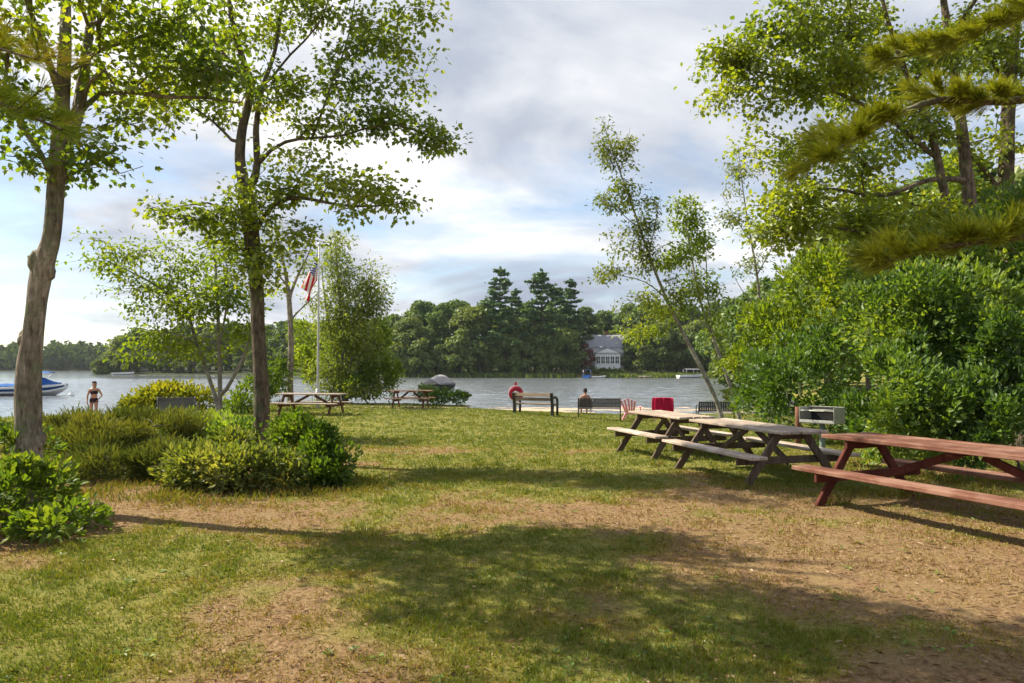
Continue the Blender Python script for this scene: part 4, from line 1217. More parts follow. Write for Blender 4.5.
far_tree('pine', 'pine_tree', 'tallest ragged pine on the opposite shore, standing up above the broadleaf wood', 500, 158, .98)
far_tree('pine2', 'pine_tree', 'wide dark pine on the opposite shore between the tallest pine and the house', 541, 162, 1.10)
far_tree('pine', 'pine_tree', 'narrow pine on the opposite shore closest to the white house', 571, 166, .90)
far_tree('pine2', 'pine_tree', 'low pine crown merged behind the wide dark pine', 556, 172, 1.02)
far_tree('pine', 'pine_tree', 'pine with a broken outline just beside the tallest pine', 516, 170, .86)
far_tree('red', 'red_maple_tree', 'small dark red leaved tree at the corner of the white house', 584, 158, 1.0)
GW = 'broadleaf trees of the opposite shore'
LW = 'dark green broadleaf tree in the dense wood on the opposite shore'
for px, Y, k, s in ((392, 166, 'broad', .78), (408, 160, 'round', .95), (424, 172, 'broad', .98), (442, 162, 'tall', .86), (458, 170, 'broad', 1.02), (474, 160, 'round', 1.05), (487, 172, 'tall', .86),
                    (505, 182, 'tall', .85), (525, 180, 'tall', .9), (548, 184, 'broad', .95), (565, 180, 'tall', .8), (512, 162, 'round', .9), (535, 163, 'round', .85), (400, 157, 'bushy', .9), (420, 156, 'bushy', 1.0), (438, 157, 'bushy', .8), (460, 156, 'bushy', 1.1), (480, 156, 'bushy', .95), (505, 157, 'round', .62), (522, 156, 'bushy', .9), (548, 157, 'bushy', 1.0), (565, 158, 'round', .7),
                    (586, 182, 'tall', .84), (606, 190, 'broad', .95), (628, 184, 'tall', .86), (648, 178, 'broad', .98), (668, 180, 'round', 1.2), (690, 178, 'broad', .95), (712, 176, 'tall', .85), (735, 176, 'broad', 1.05),
                    (640, 160, 'round', .72), (660, 160, 'round', .80), (682, 161, 'bushy', 1.2), (702, 160, 'round', .85), (722, 158, 'broad', .8), (632, 162, 'bushy', .85)):
    far_tree(k, 'broadleaf_tree', LW, px, Y, s, GW)
for px in range(386, 740, 13):
    if 578 < px < 626:
        continue
    far_tree('bushy', 'broadleaf_tree', LW, px + rng.uniform(-4, 4), 161 + rng.uniform(0, 9), rng.uniform(.55, .8), GW)
GP = 'trees on the wooded point beyond the swimmers'
LP = 'far green tree on the wooded point across the open lake'
for px, Y, k, s in ((100, 238, 'bushy', .75), (112, 232, 'bushy', 1.0), (124, 230, 'round', .82), (138, 228, 'broad', .78), (152, 226, 'tall', .66), (168, 224, 'round', .95), (184, 226, 'broad', .85), (200, 222, 'tall', .75), (216, 220, 'round', 1.0), (232, 222, 'broad', .85), (250, 212, 'round', .98), (268, 205, 'tall', .72), (286, 198, 'broad', .85), (304, 190, 'round', .95), (322, 184, 'broad', .8), (342, 178, 'tall', .7), (362, 172, 'round', .92), (378, 168, 'broad', .78)):
    far_tree(k, 'broadleaf_tree', LP, px, Y, s, GP)
for px in range(104, 386, 15):
    yb = float(np.interp((px - CX) / FPX * 205, FS_X, FS_Y)) + 5
    far_tree('bushy', 'broadleaf_tree', LP, px + rng.uniform(-4, 4), yb + rng.uniform(0, 6), rng.uniform(.5, .8), GP)
GS = 'trees of the near shore behind the birches'
LS = 'leafy shore tree in shade behind the birches and hedge'
for px, Y, k, s in ((748, 70, 'round', .66), (772, 60, 'broad', .58), (800, 52, 'tall', .50), (832, 46, 'broad', .62), (870, 40, 'round', .70), (915, 36, 'broad', .66), (965, 34, 'tall', .6), (1020, 32, 'round', .75), (730, 95, 'broad', .60), (765, 100, 'tall', .62)):
    far_tree(k, 'broadleaf_tree', LS, px, Y, s, GS)
far_tree('pine2', 'pine_tree', 'dark pine on the near shore behind the yellow-green tall bush', 826, 44, .45)


def build_far_woods():
    P, D, N, S = [], [], [], []
    for i in range(620):
        x = rng.uniform(-520, -120)
        y = 434 + abs(rng.normal(0, 40)) + 6
        h = rng.uniform(9, 17) * (1.05 if x < -280 else .85)
        z = float(gz(x, y))
        n = 70
        d = unit(rng.normal(size=(n, 3)))
        p = np.array([x, y, z + h * .55]) + d * np.array([4.5, 4.5, h * .48]) * rng.uniform(.7, 1.05, (n, 1))
        P.append(p); D.append(rng.normal(size=(n, 3))); N.append(d + rng.normal(0, .4, (n, 3))); S.append(rng.uniform(1.5, 3.2, n))
    P, D, N, S = [np.concatenate(a) for a in (P, D, N, S)]
    o = leaf_mesh('far_woods', P, D, N, S, 'clump', M['far_hill_leaf'], None, clump_rnd(P, .06, .6, 9))
    tag(o, 'hazy wooded hillside along the far end of the lake', 'woods', kind='stuff')


build_far_woods()


def build_reeds():
    n = 9000
    px = np.concatenate([rng.uniform(385, 575, n // 2), rng.uniform(600, 735, n // 2)])
    Y = np.interp((px - CX) / FPX * 154, FS_X, FS_Y) + rng.normal(1.0, 1.4, n)
    X = (px - CX) / FPX * Y
    P = np.stack([X, Y, np.maximum(gz(X, Y), WATER_Z) - .05], -1)
    D = np.stack([rng.normal(0, .3, n), rng.normal(0, .3, n), np.ones(n)], -1)
    o = leaf_mesh('shore_reeds', P, D, rng.normal(size=(n, 3)), rng.uniform(.4, 1.2, n), 'frond', M['far_leaf_light'], None, width=2.2)
    tag(o, 'green reeds and grass along the opposite waterline', 'reeds', kind='stuff')


build_reeds()


# ------------------------------------------------------------------ built objects
class MB:
    def __init__(self):
        self.bm = bmesh.new()

    def box(self, c, s, rot=None, bev=.006):
        t = bmesh.new()
        bmesh.ops.create_cube(t, size=1.0)
        bmesh.ops.scale(t, vec=Vector(s), verts=t.verts)
        if bev:
            bmesh.ops.bevel(t, geom=list(t.edges), offset=min(bev, min(s) * .3), segments=1, affect='EDGES')
        mtx = Matrix.Translation(Vector(c)) @ (rot.to_4x4() if rot is not None else Matrix.Identity(4))
        bmesh.ops.transform(t, matrix=mtx, verts=t.verts)
        self._merge(t)
        return self

    def _merge(self, t):
        me = bpy.data.meshes.new('tmp')
        t.to_mesh(me)
        t.free()
        self.bm.from_mesh(me)
        bpy.data.meshes.remove(me)

    def bar(self, a, b, w, h, up=(0, 0, 1), bev=.005):
        """box beam from a to b; w across, h along 'up'"""
        a, b = Vector(a), Vector(b)
        z = (b - a).normalized()
        u = Vector(up)
        x = u.cross(z)
        if x.length < 1e-4:
            x = Vector((1, 0, 0)).cross(z)
        x.normalize()
        y = z.cross(x)
        rot = Matrix((x, y, z)).transposed()
        return self.box((a + b) / 2, (w, h, (b - a).length), rot, bev)

    def tube(self, pts, r, ns=8, cap=True):
        pts = np.array([tuple(p) for p in pts], float)
        rr = np.full(len(pts), r) if np.isscalar(r) else np.asarray(r, float)
        T = unit(np.gradient(pts, axis=0))
        ref = [0.31, .95, 0.05] if abs(T[0][1]) < .9 else [1, 0, 0]
        u = unit(np.cross(T[0], ref))
        ang = np.arange(ns) / ns * 2 * np.pi
        prev = None
        first = None
        for k in range(len(pts)):
            u = unit(u - T[k] * np.dot(u, T[k]))
            v = np.cross(T[k], u)
            ring = [self.bm.verts.new(pts[k] + rr[k] * (math.cos(a) * u + math.sin(a) * v)) for a in ang]
            if prev:
                for i in range(ns):
                    f = self.bm.faces.new((prev[i], prev[(i + 1) % ns], ring[(i + 1) % ns], ring[i]))
                    f.smooth = True
            else:
                first = ring
            prev = ring
        if cap:
            self.bm.faces.new(first[::-1])
            self.bm.faces.new(prev)
        return self

    def lathe(self, prof, ns=16, c=(0, 0, 0)):
        rings = []
        for (r, z) in prof:
            rings.append([self.bm.verts.new((c[0] + r * math.cos(i / ns * 6.28318), c[1] + r * math.sin(i / ns * 6.28318), c[2] + z)) for i in range(ns)])
        for a, b in zip(rings, rings[1:]):
            for i in range(ns):
                f = self.bm.faces.new((a[i], a[(i + 1) % ns], b[(i + 1) % ns], b[i]))
                f.smooth = True
        self.bm.faces.new(rings[0][::-1])
        self.bm.faces.new(rings[-1])
        return self

    def grid(self, fn, nu, nv, thick=0.0):
        P = [[Vector(fn(i / nu, j / nv)) for j in range(nv + 1)] for i in range(nu + 1)]
        vs = [[self.bm.verts.new(p) for p in row] for row in P]
        fs = []
        for i in range(nu):
            for j in range(nv):
                f = self.bm.faces.new((vs[i][j], vs[i + 1][j], vs[i + 1][j + 1], vs[i][j + 1]))
                f.smooth = True
                fs.append(f)
        if thick:
            bmesh.ops.solidify(self.bm, geom=fs, thickness=thick)
        return self

    def poly_prism(self, pts, y0, y1):
        """polygon in x,z extruded along y"""
        a = [self.bm.verts.new((p[0], y0, p[1])) for p in pts]
        b = [self.bm.verts.new((p[0], y1, p[1])) for p in pts]
        n = len(pts)
        self.bm.faces.new(a)
        self.bm.faces.new(b[::-1])
        for i in range(n):
            self.bm.faces.new((a[i], b[i], b[(i + 1) % n], a[(i + 1) % n]))
        return self

    def build(self, name, mat, parent=None, loc=None, rz=0):
        bmesh.ops.recalc_face_normals(self.bm, faces=self.bm.faces)
        me = bpy.data.meshes.new(name)
        self.bm.to_mesh(me)
        self.bm.free()
        me.materials.append(mat)
        o = bpy.data.objects.new(name, me)
        if loc is not None:
            o.location = tuple(float(v) for v in loc)
        o.rotation_euler = (0, 0, rz)
        return link(o, parent)


def picnic_table(label, center, axis, L=2.4, top_h=.76, seat_h=.44, half=.74, top_w=.74, wood='old_wood', leg='old_wood_leg', group='picnic tables', brace=True, seat_boards=1, planks=5, th=.042):
    """local x runs along the planks"""
    rz = math.atan2(axis[1], axis[0])
    z = float(gz(center[0], center[1]))
    o = empty('picnic_table', (center[0], center[1], z), rz, label, 'picnic table', group)
    mb = MB()
    pw = top_w / planks
    for i in range(planks):
        y = -top_w / 2 + pw * (i + .5)
        mb.box((rng.normal(0, .010), y, top_h - th / 2 + rng.normal(0, .0018)), (L + rng.normal(0, .012), pw - .012, th), Matrix.Rotation(rng.normal(0, .0022), 3, 'Z') @ Matrix.Rotation(rng.normal(0, .006), 3, 'X'), bev=.008)
    mb.build('tabletop', M[wood], o)
    sw = .26
    for s in (-1, 1):
        mb = MB()
        n = seat_boards
        for i in range(n):
            w = sw / n
            mb.box((rng.normal(0, .005), s * (half - sw / 2) + (i - (n - 1) / 2) * w, seat_h - th / 2 + rng.normal(0, .001)), (L, w - (.012 if n > 1 else 0), th), bev=.007)
        mb.build('seat', M[wood], o)
    ex = L / 2 - .30
    for sx in (-1, 1):
        x = sx * ex
        for s in (-1, 1):
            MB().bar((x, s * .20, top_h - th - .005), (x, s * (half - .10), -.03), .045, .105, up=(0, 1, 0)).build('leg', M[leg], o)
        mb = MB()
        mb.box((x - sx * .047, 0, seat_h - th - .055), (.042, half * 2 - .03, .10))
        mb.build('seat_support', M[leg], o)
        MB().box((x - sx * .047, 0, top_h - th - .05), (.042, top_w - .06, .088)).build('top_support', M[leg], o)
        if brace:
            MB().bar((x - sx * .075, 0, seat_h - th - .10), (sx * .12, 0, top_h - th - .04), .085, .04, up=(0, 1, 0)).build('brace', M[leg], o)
    if brace:
        MB().box((0, 0, top_h - th - .022), (.085, top_w - .08, .04)).build('top_support', M[leg], o)
    return o


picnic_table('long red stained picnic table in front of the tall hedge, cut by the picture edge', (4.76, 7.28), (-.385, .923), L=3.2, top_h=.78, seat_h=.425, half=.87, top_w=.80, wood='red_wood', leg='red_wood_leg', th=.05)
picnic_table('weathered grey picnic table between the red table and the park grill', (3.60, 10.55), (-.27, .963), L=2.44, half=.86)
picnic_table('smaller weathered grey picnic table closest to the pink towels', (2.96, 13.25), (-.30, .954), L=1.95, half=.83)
ga = G(312, 25.2)
picnic_table('dark old picnic table on the bright grass near the flagpole', (ga[0], ga[1]), (.98, -.20), L=2.5, wood='old_wood', leg='brown_wood_leg')
gb = G(411, 30.0)
picnic_table('small reddish brown picnic table on the sand by the low beach shrub', (gb[0], gb[1]), (.995, -.10), L=1.9, wood='brown_wood', leg='brown_wood_leg', half=.68)


# park grill
def park_grill(px, Y, rz):
    g = G(px, Y)
    o = empty('park_grill', g, rz, 'grey steel park grill with open firebox on a post behind the picnic table', 'grill')
    b = .70
    mb = MB()
    mb.box((0, 0, b), (.56, .40, .012), bev=.002)
    mb.box((0, .206, b + .13), (.56, .010, .26), bev=.002)
    mb.box((-.284, 0, b + .13), (.008, .42, .26), bev=.002)
    mb.box((.284, 0, b + .13), (.008, .42, .26), bev=.002)
    mb.box((0, -.204, b + .03), (.56, .008, .045), bev=.002)
    mb.build('firebox', M['grey_steel'], o)
    mb = MB()
    mb.box((0, .199, b + .13), (.54, .004, .245), bev=0)
    mb.box((0, 0, b + .012), (.545, .385, .006), bev=0)
    mb.build('soot_lining', M['soot_steel'], o)
    mb = MB()
    for i in range(15):
        x = -.24 + i * .48 / 14
        mb.tube([(x, -.20, b + .20), (x, .18, b + .20)], .006, 6)
    mb.tube([(-.27, -.20, b + .20), (.27, -.20, b + .20)], .008, 6)
    mb.tube([(-.27, .18, b + .20), (.27, .18, b + .20)], .008, 6)
    mb.build('grate', M['grey_steel'], o)
    for s in (-1, 1):
        MB().tube([(s * .20, -.20, b + .20), (s * .20, -.30, b + .21), (s * .13, -.32, b + .21), (s * .13, -.20, b + .20)], .008, 6).build('handle', M['grey_steel'], o)
    MB().tube([(0, 0, -.1), (0, 0, .45), (0, 0, b - .006)], .045, 12).build('post', M['green_steel'], o)


park_grill(821, 11.6, R(-48))

# short brown post under the hedge
g = G(797, 14.6)
mb = MB()
mb.tube([(0, 0, -.2), (0, 0, .55), (0, 0, .84)], [.06, .058, .055], 12)
po = mb.build('wooden_post', M['post_wood'], None, g)
tag(po, 'short reddish brown wooden post at the shaded hedge beside the grill', 'post')


# benches
def slat_bench(px, Y, rz, L=1.6):
    g = G(px, Y)
    o = empty('park_bench', g, rz, 'wooden slat bench with black iron ends beside the red ring buoy', 'bench', 'benches facing the lake')
    # local: sitter looks toward +y
    mb = MB()
    for i, (y, z) in enumerate(((-.27, .80), (-.235, .62))):
        mb.box((0, y, z), (L - .02, .035, .125), Matrix.Rotation(R(-12), 3, 'X'))
    mb.build('backrest', M['bench_wood'], o)
    mb = MB()
    for i in range(4):
        mb.box((0, -.16 + i * .125, .43), (L - .02, .11, .035))
    mb.build('seat', M['bench_wood'], o)
    for s in (-1, 1):
        x = s * (L / 2)
        mb = MB()
        mb.bar((x, -.20, -.02), (x, -.20, .45), .10, .12, up=(0, 1, 0))
        mb.bar((x, -.20, .42), (x, -.30, .88), .10, .10, up=(0, 1, 0))
        mb.tube([(x, -.25, .66), (x, -.05, .70), (x, .18, .69), (x, .33, .62), (x, .37, .48), (x, .36, .25), (x, .36, -.02)], .052, 8)
        mb.bar((x, -.20, .40), (x, .36, .40), .06, .06)
        mb.build('end_frame', M['black_metal'], o)
    return o


slat_bench(535, 28.0, R(-24), 1.62)


def mesh_bench(name, label, px, Y, rz, L, mat, rows=5, cols=30, arms=True):
    g = G(px, Y)
    o = empty(name, g, rz, label, 'bench', 'benches facing the lake')
    rot = Matrix.Rotation(R(-12), 3, 'X')
    mb = MB()
    for i in range(cols):
        x = -L / 2 + .03 + (L - .06) * i / (cols - 1)
        mb.box((x, -.27, .66), (L / cols * .86, .008, .36), rot, bev=0)
    for z in (.50, .66, .83):
        mb.box((0, -.27 - (z - .66) * .21 + .006, z), (L, .018, .030), rot, bev=.003)
    mb.build('backrest', M[mat], o)
    mb = MB()
    for i in range(9):
        mb.box((0, -.20 + i * .052, .44), (L, .038, .010), bev=.002)
    mb.build('seat', M[mat], o)
    for s in (-1, 1):
        x = s * L / 2
        mb = MB()
        mb.tube([(x, -.31, .86), (x, -.25, .55), (x, -.22, .42), (x, -.27, .2), (x, -.33, -.02)], .02, 7)
        mb.tube([(x, -.24, .43), (x, .0, .42), (x, .24, .43), (x, .27, .25), (x, .31, -.02)], .02, 7)
        if arms:
            mb.tube([(x, -.28, .68), (x, -.05, .70), (x, .22, .66), (x, .26, .55), (x, .24, .43)], .018, 7)
        mb.build('end_frame', M[mat], o)
    return o


mesh_bench('park_bench', 'brown mesh-backed steel bench with a dark-haired person sitting beyond it', 599, 28.0, R(-7), 1.66, 'bronze_metal')
mesh_bench('park_bench', 'black metal bench behind the leaning birch trunks', 716, 27.0, R(-4), 1.45, 'black_metal', cols=18)
mesh_bench('park_bench', 'grey-backed bench half buried between the golden shrub and juniper', 180, 19.6, R(12), .95, 'dull_grey', cols=26)


# ring buoy on a post
g = G(516, 30.0)
o = empty('ring_buoy_post', g, R(8), 'white post holding up the red ring buoy at the beach edge', 'post')
MB().tube([(0, .09, -.3), (0, .09, .7), (0, .09, 1.12)], .04, 10).build('post', M['white_paint'], o)
MB().box((0, .075, 1.18), (.10, .03, .16)).build('sign_cap', M['red_ring'], o)
g2 = g + np.array([0.0, 0.0, .78])
o = empty('ring_buoy', g2, R(8), 'red ring buoy with white rope hanging beside the slat bench', 'life ring')
ang = np.linspace(0, 2 * np.pi, 33)[:-1]
mb = MB()
ring = [(.245 * math.cos(a), 0, .245 * math.sin(a)) for a in ang]
bm_v = []
for a in ang:
    row = []
    for b_ in np.linspace(0, 2 * np.pi, 13)[:-1]:
        rr = .215 + .100 * math.cos(b_)
        row.append(mb.bm.verts.new((rr * math.cos(a), .09 * math.sin(b_) - .02, rr * math.sin(a))))
    bm_v.append(row)
for i in range(32):
    for j in range(12):
        f = mb.bm.faces.new((bm_v[i][j], bm_v[(i + 1) % 32][j], bm_v[(i + 1) % 32][(j + 1) % 12], bm_v[i][(j + 1) % 12]))
        f.smooth = True
mb.build('ring', M['red_ring'], o)
mb = MB()
pts = []
for k in range(65):
    a = k / 64 * 2 * np.pi
    r = .32 + .025 * abs(math.sin(2 * a))
    pts.append((r * math.cos(a), -.05, r * math.sin(a)))
mb.tube(pts, .010, 6, cap=False)
mb.build('rope', M['rope'], o)


# pink slatted beach chair
def adirondack(px, Y, rz):
    g = G(px, Y)
    o = empty('beach_chair', g, rz, 'pink fan-backed beach chair beside the mesh bench', 'chair', 'beach chairs by the lake')
    mb = MB()
    for i in range(5):
        a = (i - 2) * .13
        h = .92 - abs(i - 2) * .05
        p0 = Vector(((i - 2) * .075, -.22, .28))
        p1 = p0 + Vector((math.sin(a) * (h - .28), -.28, (h - .28)))
        mb.bar(p0, p1, .085, .02, up=(0, 1, .4), bev=.006)
    mb.build('backrest', M['pink'], o)
    mb = MB()
    for i in range(5):
        mb.box((0, -.20 + i * .10, .27 + i * .025), (.50, .088, .02), Matrix.Rotation(R(13), 3, 'X'))
    mb.build('seat', M['pink'], o)
    for s in (-1, 1):
        MB().box((s * .34, .0, .55), (.12, .68, .022)).build('armrest', M['pink'], o)
        MB().bar((s * .31, .27, -.02), (s * .31, .27, .54), .03, .09, up=(0, 1, 0)).build('leg', M['pink'], o)
        MB().bar((s * .28, -.42, -.01), (s * .28, .30, .36), .03, .10).build('leg', M['pink'], o)


adirondack(631, 29.0, R(-25))


# folding chair with a towel over it
def folding_chair(px, Y, rz):
    g = G(px, Y)
    o = empty('folding_chair', g, rz, 'folding beach chair under a magenta towel between the benches', 'chair', 'beach chairs by the lake')
    for s in (-1, 1):
        x = s * .28
        MB().tube([(x, .26, 0), (x, -.05, .40), (x, -.26, .92)], .013, 7).build('leg', M['alu'], o)
        MB().tube([(x * 1.06, -.30, 0), (x * 1.06, .0, .38), (x * 1.06, .26, .62)], .013, 7).build('leg', M['alu'], o)
        MB().box((x * 1.06, .02, .635), (.045, .52, .025)).build('armrest', M['alu'], o)
    MB().grid(lambda u, v: ((u - .5) * .54, .26 - .34 * v, .40 - .03 * math.sin(v * 3.14)), 6, 6, .006).build('seat', M['blue_canvas'], o)
    MB().grid(lambda u, v: ((u - .5) * .54, -.06 - .19 * v, .42 + .48 * v), 6, 6, .006).build('backrest', M['blue_canvas'], o)
    tb = MB()

    def cloth(u, v):
        x = (u - .5) * (.78 + .06 * math.sin(v * 5))
        s = v * 1.45
        wob = .020 * math.sin(u * 17 + v * 2) + .012 * math.sin(u * 31)
        if s < .78:
            d = .78 - s
            return (x, -.29 - .05 - d * .06 + wob, .95 - d * 1.0 + .02 * math.sin(u * 3.1))
        d = s - .78
        if d < .10:
            a = d / .10 * math.pi
            return (x, -.31 - .04 * math.cos(a), .95 + .03 * math.sin(a) + .02 * math.sin(u * 3.1))
        d -= .10
        return (x * .9, -.23 + d * .40 + wob * .5, .95 - d * .92)
    tb.grid(cloth, 28, 36, .008)
    t_ = tb.build('beach_towel', M['magenta'], None, g, rz)
    tag(t_, 'magenta towel draped over the folding chair between the benches', 'towel')


folding_chair(662, 27.6, R(-10))


# ------------------------------------------------------------------ flagpole and flag
Yf = 29.0
fx = (318 - CX) / FPX * Yf
gf = np.array([fx, Yf, float(gz(fx, Yf))])
zt = W(318, 246, Yf)[2] - gf[2]
o = empty('flagpole', gf, 0, 'slim white flagpole beyond the dark old picnic table', 'flagpole')
MB().tube([(0, 0, -.3), (0, 0, 1.0), (0, 0, zt * .6), (0, 0, zt)], [.046, .042, .034, .026], 12).build('pole', M['pole_grey'], o)
MB().tube([(0, 0, .001), (0, 0, .5), (0, 0, .85)], [.09, .085, .075], 12).build('base_sleeve', M['pole_grey'], o)
MB().lathe([(.005, 0), (.05, .02), (.07, .07), (.05, .12), (.005, .14)], 12, (0, 0, zt)).build('finial', M['alu'], o)
MB().tube([(.06, -.02, 1.2), (.055, -.02, zt - .1)], .006, 5).build('halyard', M['rope'], o)

m, t = new_mat('striped_flag_cloth')
uv = t.n('ShaderNodeUVMap', uv_map='UVMap')
sp = t.n('ShaderNodeSeparateXYZ', {0: uv.outputs[0]})
U_, V_ = sp.outputs[0], sp.outputs[1]
st = t.math('GREATER_THAN', t.math('MODULO', t.math('MULTIPLY', V_, 13.0), 2.0), 1.0)
stripes = t.mix(st, (.50, .018, .040), (.80, .78, .76))
inc = t.math('MULTIPLY', t.math('LESS_THAN', U_, 0.40), t.math('LESS_THAN', V_, 7 / 13))
cu = t.math('MULTIPLY', U_, 12 / .40)
cv = t.math('MULTIPLY', V_, 10 / (7 / 13))
iu, iv = t.math('FLOOR', cu), t.math('FLOOR', cv)
du = t.math('SUBTRACT', t.math('FRACT', cu), .5)
dv = t.math('SUBTRACT', t.math('FRACT', cv), .5)
dd = t.math('SQRT', t.math('ADD', t.math('MULTIPLY', du, du), t.math('MULTIPLY', dv, dv)))
par = t.math('LESS_THAN', t.math('MODULO', t.math('ADD', iu, iv), 2.0), .5)
star = t.math('MULTIPLY', t.math('LESS_THAN', dd, .42), par)
canton = t.mix(star, (.022, .035, .16), (.80, .80, .80))
c = t.mix(inc, stripes, canton)
d = t.n('ShaderNodeBsdfDiffuse', {'Color': c})
tl = t.n('ShaderNodeBsdfTranslucent', {'Color': c})
mxs = t.n('ShaderNodeMixShader', {0: .35, 1: d.outputs[0], 2: tl.outputs[0]})
t.n('ShaderNodeOutputMaterial', {'Surface': mxs.outputs[0]})
nu, nv = 60, 30
HO, FL = 1.30, 2.0
ztop = zt - .12
V, UV, F = [], [], []
for i in range(nu + 1):
    for j in range(nv + 1):
        u, v = i / nu, j / nv
        amp = .13 * min(1, u * 3)
        fold = math.sin(v * 9.5 + u * 2.0)
        x = -.05 - u * FL * (.30 - .12 * v) + .11 * math.cos(v * 9.5 + u * 2.0) * min(1, u * 2.5)
        y = -.03 + amp * fold
        z = ztop - v * HO * (1 - .45 * u) - u * FL * (.86 - .10 * u)
        V.append((x, y, z))
        UV.append((u, v))
for i in range(nu):
    for j in range(nv):
        a = i * (nv + 1) + j
        F.append((a, a + 1, a + nv + 2, a + nv + 1))
fo = np_mesh('flag', V, F, np.full(len(F), 4), m, None, None, True)
fo.location = tuple(gf)
ul = fo.data.uv_layers.new(name='UVMap')
li = np.zeros(len(fo.data.loops), np.int32)
fo.data.loops.foreach_get('vertex_index', li)
ul.data.foreach_set('uv', np.array(UV, np.float32)[li].ravel())
tag(fo, 'limp American flag hanging from the top of the flagpole', 'flag')


# ------------------------------------------------------------------ boats
def hull(L, Wd, H, ns=14, nose=.42):
    """bow toward +x; returns station rows"""
    rows = []
    for i in range(ns + 1):
        s = i / ns
        hw = Wd / 2 * (1 if s < 1 - nose else max(.015, math.cos((s - 1 + nose) / nose * math.pi / 2) ** .75))
        sheer = H * (.82 + .28 * s ** 2)
        keel = H * (.0 + .75 * max(0, (s - .72) / .28) ** 2)
        ch = keel + (sheer - keel) * .42
        x = -L / 2 + L * s
        rows.append([(x, 0, keel), (x, hw * .80, ch), (x, hw, sheer), (x, hw * .86, sheer + .02)])
    return rows


def hull_mesh(name, rows, mat, parent, deck=None):
    mb = MB()
    prev = None
    for row in rows:
        ring = [mb.bm.verts.new((p[0], -p[1], p[2])) for p in row[::-1]] + [mb.bm.verts.new(p) for p in row[1:]]
        if prev:
            for a in range(len(ring) - 1):
                mb.bm.faces.new((prev[a], prev[a + 1], ring[a + 1], ring[a]))
        else:
            mb.bm.faces.new(ring)
        prev = ring
    return mb.build(name, mat, parent)


def speedboat(px, Y, rz):
    x = (px - CX) / FPX * Y
    o = empty('speedboat', (x, Y, WATER_Z - .12), rz, 'white speedboat with a blue canvas cover moored off the beach', 'boat', 'boats on the lake')
    L, Wd, H = 5.4, 2.2, .95
    rows = hull(L, Wd, H)
    hull_mesh('hull', rows, M['hull_white'], o)
    mb = MB()
    for s in (-1, 1):
        mb.grid(lambda u, v: (lambda q: (q[0], s * (q[1] + .012), q[2]))(
            [rows[int(u * 14)][1][k] + (rows[int(u * 14)][2][k] - rows[int(u * 14)][1][k]) * (.28 + .40 * v) for k in range(3)]), 14, 1, .004)
    mb.build('hull_stripe', M['hull_blue'], o)

    def cover(u, v):
        s = u * .86 + .04
        r = rows[int(round(s * 14))]
        xx = -L / 2 + L * s
        hump = .62 * math.exp(-((s - .62) / .17) ** 2) + .20 * math.exp(-((s - .2) / .16) ** 2) + .06
        q = (v - .5) * 2
        return (xx, q * r[3][1], r[3][2] + .015 + hump * (1 - abs(q) ** 2.4) * .95)
    MB().grid(cover, 28, 12, .012).build('canvas_cover', M['blue_canvas'], o)
    mb = MB()
    mb.grid(lambda u, v: (-.35 + u * 1.9, (v - .5) * 1.75, 1.93 + .10 * (1 - (2 * v - 1) ** 2) - .06 * (2 * u - 1) ** 2), 8, 8, .03)
    mb.build('bimini_top', M['blue_canvas'], o)
    for s in (-1, 1):
        MB().tube([(.4, s * .98, .95), (-.1, s * .90, 1.90)], .018, 6).build('bimini_pole', M['alu'], o)
        MB().tube([(.4, s * .98, .95), (1.3, s * .90, 1.88)], .018, 6).build('bimini_pole', M['alu'], o)
    mb = MB()
    mb.grid(lambda u, v: (.55 - .28 * v - .9 * abs(u - .5) ** 2, (u - .5) * 1.6, 1.28 + .32 * v), 10, 3, .012)
    mb.build('windshield', M['hull_white'], o)
    MB().box((-L / 2 - .20, 0, .30), (.5, 1.7, .06), bev=.02).build('swim_platform', M['hull_white'], o)


speedboat(30, 55, R(16))
x = (72 - CX) / FPX * 54
mb = MB()
mb.lathe([(.02, -.22), (.17, -.14), (.24, 0), (.17, .14), (.03, .20), (.03, .26)], 14)
tag(mb.build('mooring_buoy', M['hull_white'], None, (x, 54, WATER_Z + .06)), 'round white mooring buoy floating off the bow of the blue speedboat', 'buoy')


def tarp_boat(px, Y, rz):
    x = (px - CX) / FPX * Y
    o = empty('covered_boat', (x, Y, WATER_Z - .1), rz, 'boat under a peaked grey tarpaulin on the water behind the brown picnic table', 'boat', 'boats on the lake')
    L, Wd, H = 4.2, 2.1, .7
    rows = hull(L, Wd, H)
    hull_mesh('hull', rows, M['black_metal'], o)
    MB().grid(lambda u, v: (lambda s, q: (-L / 2 + L * s, q * (rows[int(round(s * 14))][2][1] + .04), .66 + (1 - abs(q)) * .95 * math.sin(math.pi * min(1, .18 + s * .75)) + .0))(u, (v - .5) * 2), 14, 10, .02).build('tarpaulin', M['grey_tarp'], o)


tarp_boat(442, 68, R(62))


def small_boat(label, px, Y, rz, L, mat, top=None):
    x = (px - CX) / FPX * Y
    o = empty('small_boat', (x, Y, WATER_Z - .1), rz, label, 'boat', 'boats on the lake')
    rows = hull(L, L * .36, L * .15)
    hull_mesh('hull', rows, mat, o)
    MB().grid(lambda u, v: (lambda s, q: (-L / 2 + L * s, q * rows[int(round(s * 14))][3][1], L * .125))(u * .9, (v - .5) * 2), 14, 4, .02).build('deck', M['hull_white'], o)
    if top is not None:
        MB().grid(lambda u, v: (-L * .25 + u * L * .55, (v - .5) * L * .34, L * .34 + .2 * (1 - (2 * v - 1) ** 2)), 8, 6, .05).build('canopy', top, o)
        mb = MB()
        for sx in (-1, 1):
            for s in (-1, 1):
                mb.tube([(sx * L * .22, s * L * .15, L * .1), (sx * L * .22, s * L * .16, L * .35)], .03, 5)
        mb.build('canopy_frame', M['alu'], o)


